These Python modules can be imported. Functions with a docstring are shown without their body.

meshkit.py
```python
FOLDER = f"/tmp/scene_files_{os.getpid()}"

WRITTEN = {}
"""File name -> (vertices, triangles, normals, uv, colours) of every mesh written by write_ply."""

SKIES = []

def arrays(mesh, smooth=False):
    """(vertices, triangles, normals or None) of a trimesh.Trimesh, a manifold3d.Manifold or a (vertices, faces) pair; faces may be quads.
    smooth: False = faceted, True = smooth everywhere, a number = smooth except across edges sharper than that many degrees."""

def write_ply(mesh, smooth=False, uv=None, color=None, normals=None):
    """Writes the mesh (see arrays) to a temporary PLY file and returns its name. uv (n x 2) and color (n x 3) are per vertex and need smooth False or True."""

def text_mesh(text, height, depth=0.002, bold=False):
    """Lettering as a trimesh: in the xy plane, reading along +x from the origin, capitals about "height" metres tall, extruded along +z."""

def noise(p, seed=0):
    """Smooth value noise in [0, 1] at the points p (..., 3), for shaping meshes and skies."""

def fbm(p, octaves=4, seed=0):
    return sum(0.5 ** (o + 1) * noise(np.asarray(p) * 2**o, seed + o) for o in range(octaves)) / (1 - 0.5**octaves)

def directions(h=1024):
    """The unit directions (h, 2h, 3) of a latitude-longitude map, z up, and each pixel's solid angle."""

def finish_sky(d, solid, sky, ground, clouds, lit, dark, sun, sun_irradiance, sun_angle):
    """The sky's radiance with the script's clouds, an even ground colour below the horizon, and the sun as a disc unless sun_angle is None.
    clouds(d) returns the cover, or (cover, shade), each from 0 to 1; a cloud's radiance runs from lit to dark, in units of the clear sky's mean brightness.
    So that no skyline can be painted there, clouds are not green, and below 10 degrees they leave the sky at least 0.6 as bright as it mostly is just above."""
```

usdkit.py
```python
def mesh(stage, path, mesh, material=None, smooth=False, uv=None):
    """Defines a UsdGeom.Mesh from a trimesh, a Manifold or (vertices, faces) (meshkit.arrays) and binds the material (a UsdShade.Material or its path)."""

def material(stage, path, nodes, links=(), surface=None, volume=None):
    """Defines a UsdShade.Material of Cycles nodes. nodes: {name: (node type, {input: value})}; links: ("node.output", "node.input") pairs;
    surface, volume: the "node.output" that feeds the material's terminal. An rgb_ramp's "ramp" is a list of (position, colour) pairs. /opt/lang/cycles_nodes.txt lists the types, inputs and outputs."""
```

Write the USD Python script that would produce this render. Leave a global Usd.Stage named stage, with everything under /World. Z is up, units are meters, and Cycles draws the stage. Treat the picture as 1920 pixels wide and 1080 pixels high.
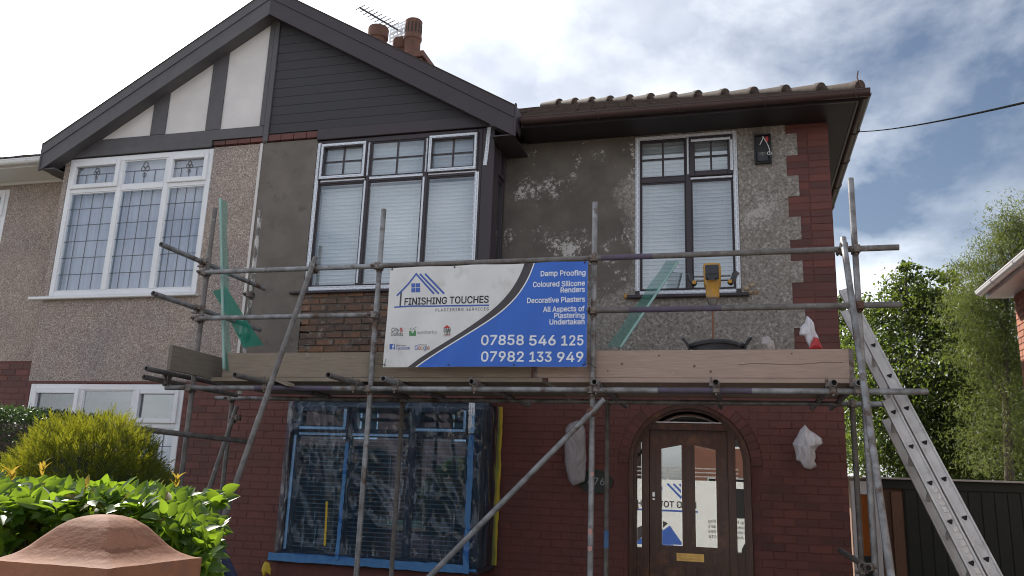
import math, random
import numpy as np, trimesh, usdkit, meshkit
from pxr import Usd, UsdGeom, UsdLux, UsdShade, Gf, Sdf
from shapely.geometry import Polygon, Point, box as sbox, LineString
from shapely.ops import unary_union

rng = np.random.default_rng(7)
random.seed(7)
stage = Usd.Stage.CreateInMemory()
UsdGeom.SetStageUpAxis(stage, UsdGeom.Tokens.z)
UsdGeom.SetStageMetersPerUnit(stage, 1.0)
UsdGeom.Xform.Define(stage, '/World')
LOOKS = '/World/Looks'
UsdGeom.Scope.Define(stage, LOOKS)

# ------------------------------------------------------------------ camera, sky, sun, exposure
FOCAL, YAW, PITCH, ROLL = 1547.0, -0.26964, 0.23403, 0.03668      # focal length in pixels of a 1920 wide picture
CAM = np.array([0.0, 0.0, 1.75])
cy, sy, cp, sp, cr, sr = math.cos(YAW), math.sin(YAW), math.cos(PITCH), math.sin(PITCH), math.cos(ROLL), math.sin(ROLL)
FWD = np.array([sy * cp, cy * cp, sp]); _r = np.array([cy, -sy, 0.0]); _u = np.cross(_r, FWD)
RIGHT, UP = cr * _r + sr * _u, -sr * _r + cr * _u
cam = UsdGeom.Camera.Define(stage, '/World/camera')
cam.AddTransformOp().Set(Gf.Matrix4d(*RIGHT, 0, *UP, 0, *(-FWD), 0, *CAM, 1))
cam.CreateHorizontalApertureAttr(36.0); cam.CreateVerticalApertureAttr(20.25)
cam.CreateFocalLengthAttr(FOCAL / 1920 * 36)
cam.CreateClippingRangeAttr(Gf.Vec2f(0.05, 5000))
EXPOSURE = 0.75
cam.CreateExposureAttr(EXPOSURE)

SUN_AZ, SUN_EL = math.radians(-50), math.radians(40)               # azimuth from +y towards +x
SUN = np.array([math.sin(SUN_AZ) * math.cos(SUN_EL), math.cos(SUN_AZ) * math.cos(SUN_EL), math.sin(SUN_EL)])
usdkit.material(stage, LOOKS + '/sky_air', {
    'tc': ('texture_coordinate', {}),
    'sky': ('sky_texture', {'sky_type': 'single_scattering', 'sun_disc': False, 'sun_elevation': SUN_EL, 'sun_rotation': SUN_AZ,
                            'altitude': 100.0, 'air_density': 1.0, 'aerosol_density': 1.5, 'ozone_density': 1.0}),
    'map': ('mapping', {'scale': (1.0, 1.0, 1.5), 'location': (0.2, 1.7, 0.4)}),
    'n1': ('noise_texture', {'scale': 2.1, 'detail': 9.0, 'roughness': 0.56, 'distortion': 0.25}),
    'r1': ('rgb_ramp', {'ramp': [(0.37, (0, 0, 0)), (0.49, (0.72, 0.72, 0.72)), (0.60, (1, 1, 1))]}),
    'n2': ('noise_texture', {'scale': 4.5, 'detail': 6.0, 'roughness': 0.5}),
    'r2': ('rgb_ramp', {'ramp': [(0.36, (0.54, 0.57, 0.63)), (0.62, (1.13, 1.16, 1.19))]}),
    'grey': ('hsv', {'saturation': 0.10, 'value': 2.8}),
    'lit': ('mix', {'mix_type': 'multiply', 'fac': 1.0}),
    'dot': ('vector_math', {'math_type': 'dot_product', 'vector2': tuple(SUN)}),
    'thin': ('map_range', {'from_min': 0.62, 'from_max': 0.97, 'to_min': 0.0, 'to_max': 0.95, 'clamp': True}),
    'cover': ('math', {'math_type': 'maximum'}),
    'bw': ('rgb_to_bw', {}),
    'm': ('mix', {'mix_type': 'mix'}),
    'bg': ('background_shader', {'strength': 0.055}),
}, [('tc.generated', 'map.vector'), ('map.vector', 'n1.vector'), ('map.vector', 'n2.vector'), ('n1.fac', 'r1.fac'), ('n2.fac', 'r2.fac'),
    ('sky.color', 'grey.color'), ('grey.color', 'lit.color1'), ('r2.color', 'lit.color2'), ('r1.color', 'bw.color'),
    ('tc.generated', 'dot.vector1'), ('dot.value', 'thin.value'), ('bw.val', 'cover.value1'), ('thin.result', 'cover.value2'),
    ('cover.value', 'm.fac'), ('sky.color', 'm.color1'), ('lit.color', 'm.color2'), ('m.color', 'bg.color')], surface='bg.background')
dome = UsdLux.DomeLight.Define(stage, '/World/sky')
UsdShade.MaterialBindingAPI.Apply(dome.GetPrim()).Bind(UsdShade.Material.Get(stage, LOOKS + '/sky_air'))
dome.GetPrim().SetCustomDataByKey('kind', 'structure')
sun = UsdLux.DistantLight.Define(stage, '/World/sun')
sun.CreateNormalizeAttr(True); sun.CreateIntensityAttr(1.25); sun.CreateAngleAttr(0.5); sun.CreateColorAttr(Gf.Vec3f(1.0, 0.94, 0.85))
_q = Gf.Rotation(Gf.Vec3d(0, 0, 1), Gf.Vec3d(*SUN))
sun.AddTransformOp().Set(Gf.Matrix4d().SetRotate(_q))


def at(px, py, Y=None, X=None, Z=None):
    """The world point on the plane Y (or X, or Z) that the photograph shows at a pixel of its 1920 x 1080."""
    d = (px - 960) / FOCAL * RIGHT - (py - 540) / FOCAL * UP + FWD
    t = Y / d[1] if Y is not None else X / d[0] if X is not None else (Z - CAM[2]) / d[2]
    return CAM + d * t


# ------------------------------------------------------------------ scene helpers
_taken, _origin = {}, {'/World': np.zeros(3)}


def _numbered(parent, name):
    k = (parent, name); n = _taken.get(k, 0); _taken[k] = n + 1
    return f'{parent}/{name}' if n == 0 else f'{parent}/{name}_{n:03d}'


def keys(prim, **kw):
    for k, v in kw.items():
        if v:
            prim.SetCustomDataByKey(k, v)


def thing(name, label, cat, loc=(0, 0, 0), group=None, kind=None):
    p = _numbered('/World', name)
    x = UsdGeom.Xform.Define(stage, p); x.AddTranslateOp().Set(Gf.Vec3d(*map(float, loc)))
    _origin[p] = np.array(loc, float)
    keys(x.GetPrim(), label=label, category=cat, group=group, kind=kind)
    return p


def obj(name, mesh, material, parent='/World', smooth=False, label=None, cat=None, group=None, kind=None):
    """One Mesh prim; the mesh is given in world coordinates."""
    p = _numbered(parent, name)
    o = _origin[parent]
    if isinstance(mesh, MB):
        mesh = mesh.mesh()
    if isinstance(mesh, trimesh.Trimesh):
        mesh = mesh.copy(); mesh.vertices = mesh.vertices - o
    else:
        mesh = (np.asarray(mesh[0], float) - o, mesh[1])
    m = usdkit.mesh(stage, p, mesh, MATS[material], smooth=smooth)
    _origin[p] = o
    keys(m.GetPrim(), label=label, category=cat, group=group, kind=kind)
    return p


def basis(d):
    d = np.asarray(d, float); d = d / np.linalg.norm(d)
    a = np.array([0, 0, 1.0]) if abs(d[2]) < 0.9 else np.array([1.0, 0, 0])
    u = np.cross(a, d); u /= np.linalg.norm(u)
    return u, np.cross(d, u), d


class MB:
    """Collects vertices and triangles of one mesh."""
    def __init__(s):
        s.v, s.f, s.n = [], [], 0

    def add(s, v, f):
        v = np.asarray(v, float); f = np.asarray(f, int)
        if f.shape[1] == 4:
            f = np.vstack([f[:, [0, 1, 2]], f[:, [0, 2, 3]]])
        s.v.append(v); s.f.append(f + s.n); s.n += len(v)
        return s

    def tm(s, t):
        return s.add(t.vertices, t.faces)

    def mesh(s):
        return (np.vstack(s.v), np.vstack(s.f))

    def box(s, x0, x1, y0, y1, z0, z1, c=0.0, M=None, o=(0, 0, 0)):
        v, f = cbox(x0, x1, y0, y1, z0, z1, c)
        if M is not None:
            v = v @ np.asarray(M) + np.asarray(o)
        return s.add(v, f)

    def bar(s, p, q, w, h, c=0.0, up=(0, 0, 1)):
        """A box along p-q, w across and h along up."""
        p, q = np.asarray(p, float), np.asarray(q, float); d = q - p; L = np.linalg.norm(d); d = d / L
        up = np.asarray(up, float); u = np.cross(d, up); u /= np.linalg.norm(u); w2 = np.cross(u, d)
        v, f = cbox(0, L, -w / 2, w / 2, -h / 2, h / 2, c)
        return s.add(v @ np.array([d, u, w2]) + p, f)

    def tube(s, pts, r, n=12, cap=True):
        pts = np.asarray(pts, float); r = np.broadcast_to(r, len(pts)); R = []
        for i, p in enumerate(pts):
            d = pts[min(i + 1, len(pts) - 1)] - pts[max(i - 1, 0)]
            u, w, _ = basis(d)
            if i and R:
                u = u0 - (u0 @ _) * _; u /= np.linalg.norm(u); w = np.cross(_, u)
            u0 = u
            a = np.arange(n) / n * 2 * np.pi
            R.append(p + r[i] * (np.cos(a)[:, None] * u + np.sin(a)[:, None] * w))
        v = np.vstack(R); f = []
        for i in range(len(pts) - 1):
            for k in range(n):
                a, b = i * n + k, i * n + (k + 1) % n
                f.append([a, b, b + n, a + n])
        s.add(v, f)
        if cap:
            for i, fl in ((0, True), (len(pts) - 1, False)):
                ring = R[i]; vv = np.vstack([ring, pts[i]])
                s.add(vv, [[(k + 1) % n, k, n] if fl else [k, (k + 1) % n, n] for k in range(n)])
        return s

    def pipe(s, p, q, r=0.0242, n=18, t=0.004, deep=0.12):
        """A steel tube with open ends."""
        p, q = np.asarray(p, float), np.asarray(q, float); u, w, d = basis(q - p)
        a = np.arange(n) / n * 2 * np.pi; c = np.cos(a)[:, None] * u + np.sin(a)[:, None] * w
        ri = r - t
        v = np.vstack([p + r * c, q + r * c, p + ri * c, p + ri * c + deep * d, q + ri * c, q + ri * c - deep * d, [p + deep * d], [q - deep * d]])
        f, K = [], 6 * n
        for k in range(n):
            j = (k + 1) % n
            f += [[k, j, n + j], [k, n + j, n + k]]
            f += [[j, k, 2 * n + k], [j, 2 * n + k, 2 * n + j]]
            f += [[2 * n + j, 2 * n + k, 3 * n + k], [2 * n + j, 3 * n + k, 3 * n + j]]
            f += [[n + k, n + j, 4 * n + j], [n + k, 4 * n + j, 4 * n + k]]
            f += [[4 * n + k, 4 * n + j, 5 * n + j], [4 * n + k, 5 * n + j, 5 * n + k]]
            f += [[3 * n + j, 3 * n + k, K], [5 * n + k, 5 * n + j, K + 1]]
        return s.add(v, f)

    def prism(s, poly, y0, y1):
        """A shapely polygon in (x, z), from y0 (front) to y1."""
        for g in getattr(poly, 'geoms', [poly]):
            if g.is_empty or g.area < 1e-7 or g.geom_type != 'Polygon':
                continue
            t = trimesh.creation.extrude_polygon(g, y1 - y0, engine='earcut')
            v = np.array(t.vertices)
            s.add(np.stack([v[:, 0], y0 + v[:, 2], v[:, 1]], 1), np.array(t.faces)[:, ::-1])
        return s


def cbox(x0, x1, y0, y1, z0, z1, c=0.0):
    if c <= 0:
        v = np.array([[x, y, z] for x in (x0, x1) for y in (y0, y1) for z in (z0, z1)], float)
        return v, np.array([[0, 1, 3], [0, 3, 2], [4, 6, 7], [4, 7, 5], [0, 4, 5], [0, 5, 1], [2, 3, 7], [2, 7, 6], [0, 2, 6], [0, 6, 4], [1, 5, 7], [1, 7, 3]])
    lo, hi = np.array([x0, y0, z0], float), np.array([x1, y1, z1], float)
    pts = []
    for sx in (0, 1):
        for sy_ in (0, 1):
            for sz in (0, 1):
                s_ = np.array([sx, sy_, sz]); corner = np.where(s_ == 0, lo, hi); inn = np.where(s_ == 0, 1, -1) * c
                for k in range(3):
                    p = corner + inn; p[k] = corner[k]; pts.append(p)
    return np.array(pts), CBOX_F


def _cbox_faces():
    from scipy.spatial import ConvexHull
    CB = globals(); CB['CBOX_F'] = np.zeros((0, 3), int)
    v, _ = cbox(0, 1, 0, 1, 0, 1, 0.1)
    h = ConvexHull(v); f = []
    for s_, e in zip(h.simplices, h.equations):
        a, b, c_ = v[s_]
        f.append(s_ if np.cross(b - a, c_ - a) @ e[:3] > 0 else s_[::-1])
    CB['CBOX_F'] = np.array(f)


_cbox_faces()
MATS = {}


def mat(name, col, col2=None, scale=6.0, rough=0.7, metal=0.0, bump=0.0, bscale=60.0, lo=0.35, hi=0.65, rand=None, stretch=None, dirt=None, dscale=3.0, spec=0.5, detail=6.0, dlo=0.52, dhi=0.7):
    """Colour mottled between col and col2 by noise, varied per object by rand, dirt patches of a third colour, fine relief by bump."""
    n = {'g': ('geometry', {}), 'p': ('principled_bsdf', {'roughness': rough, 'metallic': metal, 'base_color': col, 'specular_ior_level': spec})}
    L = []; src = 'g.position'
    if stretch:
        n['map'] = ('mapping', {'scale': stretch}); L.append(('g.position', 'map.vector')); src = 'map.vector'
    out = None
    if col2 is not None:
        n['n1'] = ('noise_texture', {'scale': scale, 'detail': detail, 'roughness': 0.6})
        n['r1'] = ('rgb_ramp', {'ramp': [(lo, col), (hi, col2)]})
        L += [(src, 'n1.vector'), ('n1.fac', 'r1.fac')]; out = 'r1.color'
    if rand is not None:
        n['oi'] = ('object_info', {}); n['rr'] = ('rgb_ramp', {'ramp': rand}); n['mr'] = ('mix', {'mix_type': 'multiply', 'fac': 1.0, 'color1': col})
        L += [('oi.random', 'rr.fac'), ('rr.color', 'mr.color2')]
        if out: L.append((out, 'mr.color1'))
        out = 'mr.color'
    if dirt is not None:
        n['n3'] = ('noise_texture', {'scale': dscale, 'detail': 8.0, 'roughness': 0.65})
        n['r3'] = ('rgb_ramp', {'ramp': [(dlo, (0, 0, 0)), (dhi, (1, 1, 1))]})
        n['md'] = ('mix', {'color1': col, 'color2': dirt})
        L += [('g.position', 'n3.vector'), ('n3.fac', 'r3.fac'), ('r3.color', 'bwd.color'), ('bwd.val', 'md.fac')]; n['bwd'] = ('rgb_to_bw', {})
        if out: L.append((out, 'md.color1'))
        out = 'md.color'
    if out: L.append((out, 'p.base_color'))
    if bump:
        n['nb'] = ('noise_texture', {'scale': bscale, 'detail': 5.0, 'roughness': 0.6})
        n['b'] = ('bump', {'strength': 1.0, 'distance': bump})
        L += [(src, 'nb.vector'), ('nb.fac', 'b.height'), ('b.normal', 'p.normal')]
    MATS[name] = usdkit.material(stage, f'{LOOKS}/{name}', n, L, surface='p.BSDF')


WHITE3 = [(0.0, (0.8, 0.8, 0.8)), (1.0, (1.2, 1.2, 1.2))]
mat('tarmac', (0.05, 0.05, 0.052), (0.07, 0.07, 0.07), 30, 0.9, bump=0.003, bscale=200)
mat('paving', (0.30, 0.28, 0.25), (0.22, 0.21, 0.19), 4, 0.9, bump=0.002, bscale=80)
mat('soil_lawn', (0.05, 0.07, 0.025), (0.08, 0.06, 0.035), 6, 0.95, bump=0.02, bscale=30)
mat('painted_brick', (0.136, 0.041, 0.032), (0.102, 0.035, 0.029), 5, 0.62, bump=0.003, bscale=45, rand=[(0, (0.70, 0.74, 0.78)), (0.6, (1.0, 1.0, 1.0)), (1, (1.22, 1.14, 1.08))], dirt=(0.09, 0.035, 0.03), dscale=2.2, dlo=0.55, dhi=0.8)
mat('painted_joint', (0.130, 0.041, 0.033), (0.105, 0.036, 0.030), 8, 0.75, bump=0.002, bscale=70)
mat('brown_brick', (0.20, 0.10, 0.062), (0.11, 0.075, 0.056), 9, 0.85, bump=0.004, bscale=60, rand=[(0, (0.6, 0.66, 0.75)), (0.5, (0.9, 0.9, 0.9)), (1, (1.25, 1.1, 0.95))], dirt=(0.24, 0.215, 0.185), dscale=14, dlo=0.55, dhi=0.7)
mat('old_mortar', (0.13, 0.115, 0.10), (0.075, 0.066, 0.06), 12, 0.95, bump=0.006, bscale=50)
mat('cement_render', (0.170, 0.145, 0.124), (0.130, 0.111, 0.097), 3.0, 0.9, bump=0.003, bscale=40, dirt=(0.09, 0.075, 0.062), dscale=5, dlo=0.56, dhi=0.72)
mat('clay_tile', (0.062, 0.037, 0.026), (0.040, 0.028, 0.023), 14, 0.85, bump=0.003, bscale=80, rand=[(0, (0.75, 0.78, 0.8)), (1, (1.3, 1.2, 1.1))], dirt=(0.09, 0.07, 0.052), dscale=18)
mat('chimney_clay', (0.17, 0.075, 0.05), (0.11, 0.055, 0.042), 9, 0.85, bump=0.004, bscale=40)
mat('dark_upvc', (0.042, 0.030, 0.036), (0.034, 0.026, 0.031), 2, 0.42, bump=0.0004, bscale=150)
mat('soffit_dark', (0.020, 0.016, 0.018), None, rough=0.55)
mat('black_plastic', (0.018, 0.018, 0.02), (0.028, 0.028, 0.03), 10, 0.45)
mat('cladding', (0.034, 0.030, 0.034), (0.028, 0.026, 0.029), 6, 0.55, bump=0.0006, bscale=90, stretch=(1, 1, 12))
mat('grey_paint', (0.10, 0.092, 0.097), (0.082, 0.077, 0.082), 5, 0.6, bump=0.001, bscale=50)
mat('brown_gutter', (0.060, 0.032, 0.028), (0.05, 0.03, 0.028), 5, 0.4)
mat('white_upvc', (0.78, 0.78, 0.80), (0.72, 0.72, 0.74), 2, 0.35)
mat('white_render', (0.66, 0.62, 0.60), (0.60, 0.57, 0.555), 3, 0.85, bump=0.0015, bscale=60)
mat('gable_white', (0.70, 0.66, 0.64), (0.62, 0.585, 0.57), 2.5, 0.85, bump=0.001, bscale=40)
mat('slat_white', (0.72, 0.745, 0.76), None, rough=0.45)
mat('net_curtain', (0.74, 0.72, 0.78), (0.62, 0.60, 0.66), 5, 0.9, stretch=(8, 1, 0.4))
mat('lead', (0.09, 0.09, 0.10), None, rough=0.6)
mat('interior_wall', (0.20, 0.18, 0.16), None, rough=0.9)
mat('galvanised', (0.34, 0.345, 0.36), (0.17, 0.165, 0.165), 9, 0.52, metal=0.5, bump=0.0015, bscale=90, dirt=(0.115, 0.075, 0.06), dscale=6, dlo=0.54, dhi=0.66)
mat('galvanised_dark', (0.20, 0.185, 0.175), (0.12, 0.105, 0.10), 11, 0.6, metal=0.35, bump=0.0015, bscale=90, dirt=(0.34, 0.31, 0.29), dscale=13, dlo=0.60, dhi=0.68)
mat('coupler_steel', (0.27, 0.25, 0.24), (0.13, 0.085, 0.065), 25, 0.55, metal=0.6, bump=0.002, bscale=80)
mat('rusty_steel', (0.16, 0.075, 0.05), (0.10, 0.06, 0.05), 20, 0.8, metal=0.2, bump=0.002, bscale=80)
mat('purple_paint', (0.10, 0.075, 0.13), (0.07, 0.06, 0.08), 14, 0.5, bump=0.001, bscale=60)
mat('whitewash_steel', (0.55, 0.53, 0.51), (0.16, 0.14, 0.13), 16, 0.7, bump=0.002, bscale=60, lo=0.44, hi=0.52, stretch=(1, 1, 0.5))
mat('board_pale', (0.44, 0.325, 0.27), (0.36, 0.265, 0.22), 5, 0.85, bump=0.002, bscale=12, stretch=(1.0, 14, 14), dirt=(0.52, 0.47, 0.43), dscale=16, dlo=0.66, dhi=0.72)
mat('board_grey', (0.29, 0.235, 0.175), (0.22, 0.18, 0.14), 5, 0.9, bump=0.002, bscale=12, stretch=(1.0, 14, 14), dirt=(0.40, 0.36, 0.32), dscale=16, dlo=0.65, dhi=0.72)
mat('board_cross', (0.20, 0.165, 0.135), (0.15, 0.125, 0.10), 5, 0.9, bump=0.002, bscale=12, stretch=(14, 1.0, 14))
mat('banner_white', (0.74, 0.735, 0.73), (0.66, 0.65, 0.64), 2.2, 0.45, bump=0.004, bscale=3, dirt=(0.50, 0.47, 0.43), dscale=3, dlo=0.60, dhi=0.78)
mat('banner_blue', (0.030, 0.135, 0.56), (0.028, 0.125, 0.52), 2, 0.42, bump=0.004, bscale=3)
mat('logo_blue', (0.055, 0.12, 0.42), None, rough=0.45)
mat('banner_dark', (0.055, 0.048, 0.052), None, rough=0.45)
mat('print_black', (0.02, 0.02, 0.025), None, rough=0.5)
mat('print_white', (0.78, 0.80, 0.83), None, rough=0.45)
mat('print_grey', (0.36, 0.36, 0.38), None, rough=0.5)
mat('print_red', (0.50, 0.06, 0.05), None, rough=0.5)
mat('print_green', (0.08, 0.24, 0.10), None, rough=0.5)
mat('print_yellow', (0.6, 0.4, 0.05), None, rough=0.5)
mat('blue_tape', (0.05, 0.17, 0.40), (0.08, 0.22, 0.44), 14, 0.5, bump=0.004, bscale=30)
mat('yellow_tape', (0.62, 0.43, 0.03), (0.55, 0.36, 0.03), 12, 0.5, bump=0.002, bscale=40)
mat('door_wood', (0.080, 0.027, 0.014), (0.034, 0.013, 0.009), 4, 0.24, bump=0.001, bscale=10, stretch=(14, 14, 1.0), dirt=(0.19, 0.075, 0.035), dscale=3, dlo=0.57, dhi=0.75)
mat('brass', (0.60, 0.40, 0.14), (0.48, 0.31, 0.11), 20, 0.3, metal=1.0)
mat('chrome', (0.6, 0.6, 0.6), None, rough=0.25, metal=1.0)
mat('mixer_yellow', (0.60, 0.31, 0.03), (0.50, 0.26, 0.04), 15, 0.5, dirt=(0.30, 0.25, 0.19), dscale=12)
mat('dusty_black', (0.035, 0.037, 0.045), (0.05, 0.052, 0.06), 6, 0.6, bump=0.002, bscale=50, dirt=(0.24, 0.235, 0.235), dscale=8, dlo=0.58, dhi=0.75)
mat('dusty_metal', (0.22, 0.20, 0.19), (0.13, 0.12, 0.11), 15, 0.6, metal=0.5)
mat('copper_rod', (0.28, 0.12, 0.075), None, rough=0.6, metal=0.3)
mat('aluminium', (0.60, 0.57, 0.55), (0.50, 0.475, 0.46), 9, 0.48, metal=0.55, bump=0.0008, bscale=60, dirt=(0.32, 0.28, 0.25), dscale=7, dlo=0.56, dhi=0.75)
mat('dark_hole', (0.03, 0.026, 0.024), None, rough=0.8)
mat('sticker_white', (0.66, 0.62, 0.58), (0.45, 0.42, 0.4), 60, 0.5)
mat('terracotta_cap', (0.235, 0.100, 0.055), (0.19, 0.080, 0.045), 7, 0.8, bump=0.0022, bscale=55, dirt=(0.17, 0.082, 0.058), dscale=9, dlo=0.54, dhi=0.70, spec=0.3)
mat('garage_dark', (0.030, 0.034, 0.030), (0.024, 0.027, 0.024), 3, 0.7, bump=0.002, bscale=30)
mat('orange_timber', (0.46, 0.20, 0.06), (0.36, 0.15, 0.045), 6, 0.7, stretch=(20, 20, 1))
mat('brown_timber', (0.22, 0.12, 0.075), (0.16, 0.09, 0.06), 6, 0.8, stretch=(14, 14, 1))
mat('street_brick', (0.20, 0.085, 0.06), (0.16, 0.07, 0.05), 5, 0.9)
mat('red_house_brick', (0.40, 0.17, 0.10), (0.33, 0.135, 0.085), 8, 0.85, bump=0.003, bscale=50, rand=[(0, (0.8, 0.8, 0.85)), (1, (1.15, 1.1, 1.05))])
mat('pale_mortar', (0.42, 0.35, 0.29), None, rough=0.95, bump=0.003, bscale=60)
mat('bark', (0.10, 0.075, 0.055), (0.06, 0.048, 0.04), 9, 0.95, bump=0.01, bscale=25)
mat('alarm_red', (0.55, 0.05, 0.05), None, rough=0.5)
mat('wire_white', (0.75, 0.75, 0.75), None, rough=0.5)
mat('pink_paint', (0.60, 0.30, 0.27), (0.5, 0.26, 0.24), 40, 0.7)
mat('blue_paint', (0.06, 0.16, 0.36), (0.1, 0.2, 0.36), 20, 0.6)
mat('foam_cream', (0.48, 0.43, 0.30), (0.26, 0.15, 0.08), 20, 0.9, bump=0.01, bscale=40)
mat('van_white', (0.80, 0.80, 0.80), None, rough=0.25)
mat('rubber', (0.02, 0.02, 0.02), None, rough=0.8)
mat('cable_black', (0.012, 0.012, 0.012), None, rough=1.0, spec=0.0)
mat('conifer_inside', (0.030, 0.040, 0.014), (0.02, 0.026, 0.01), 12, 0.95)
mat('hi_vis', (0.55, 0.75, 0.05), None, rough=0.6)
mat('bag_white', (0.78, 0.75, 0.79), (0.70, 0.68, 0.72), 9, 0.34, bump=0.0015, bscale=30, stretch=(1, 1, 0.35))
mat('bag_grey', (0.40, 0.355, 0.36), (0.34, 0.30, 0.31), 6, 0.38, bump=0.0015, bscale=30, stretch=(1, 1, 0.3))
mat('bag_red', (0.55, 0.045, 0.05), None, rough=0.45)
mat('sign_green', (0.018, 0.028, 0.02), None, rough=0.5)


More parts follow.
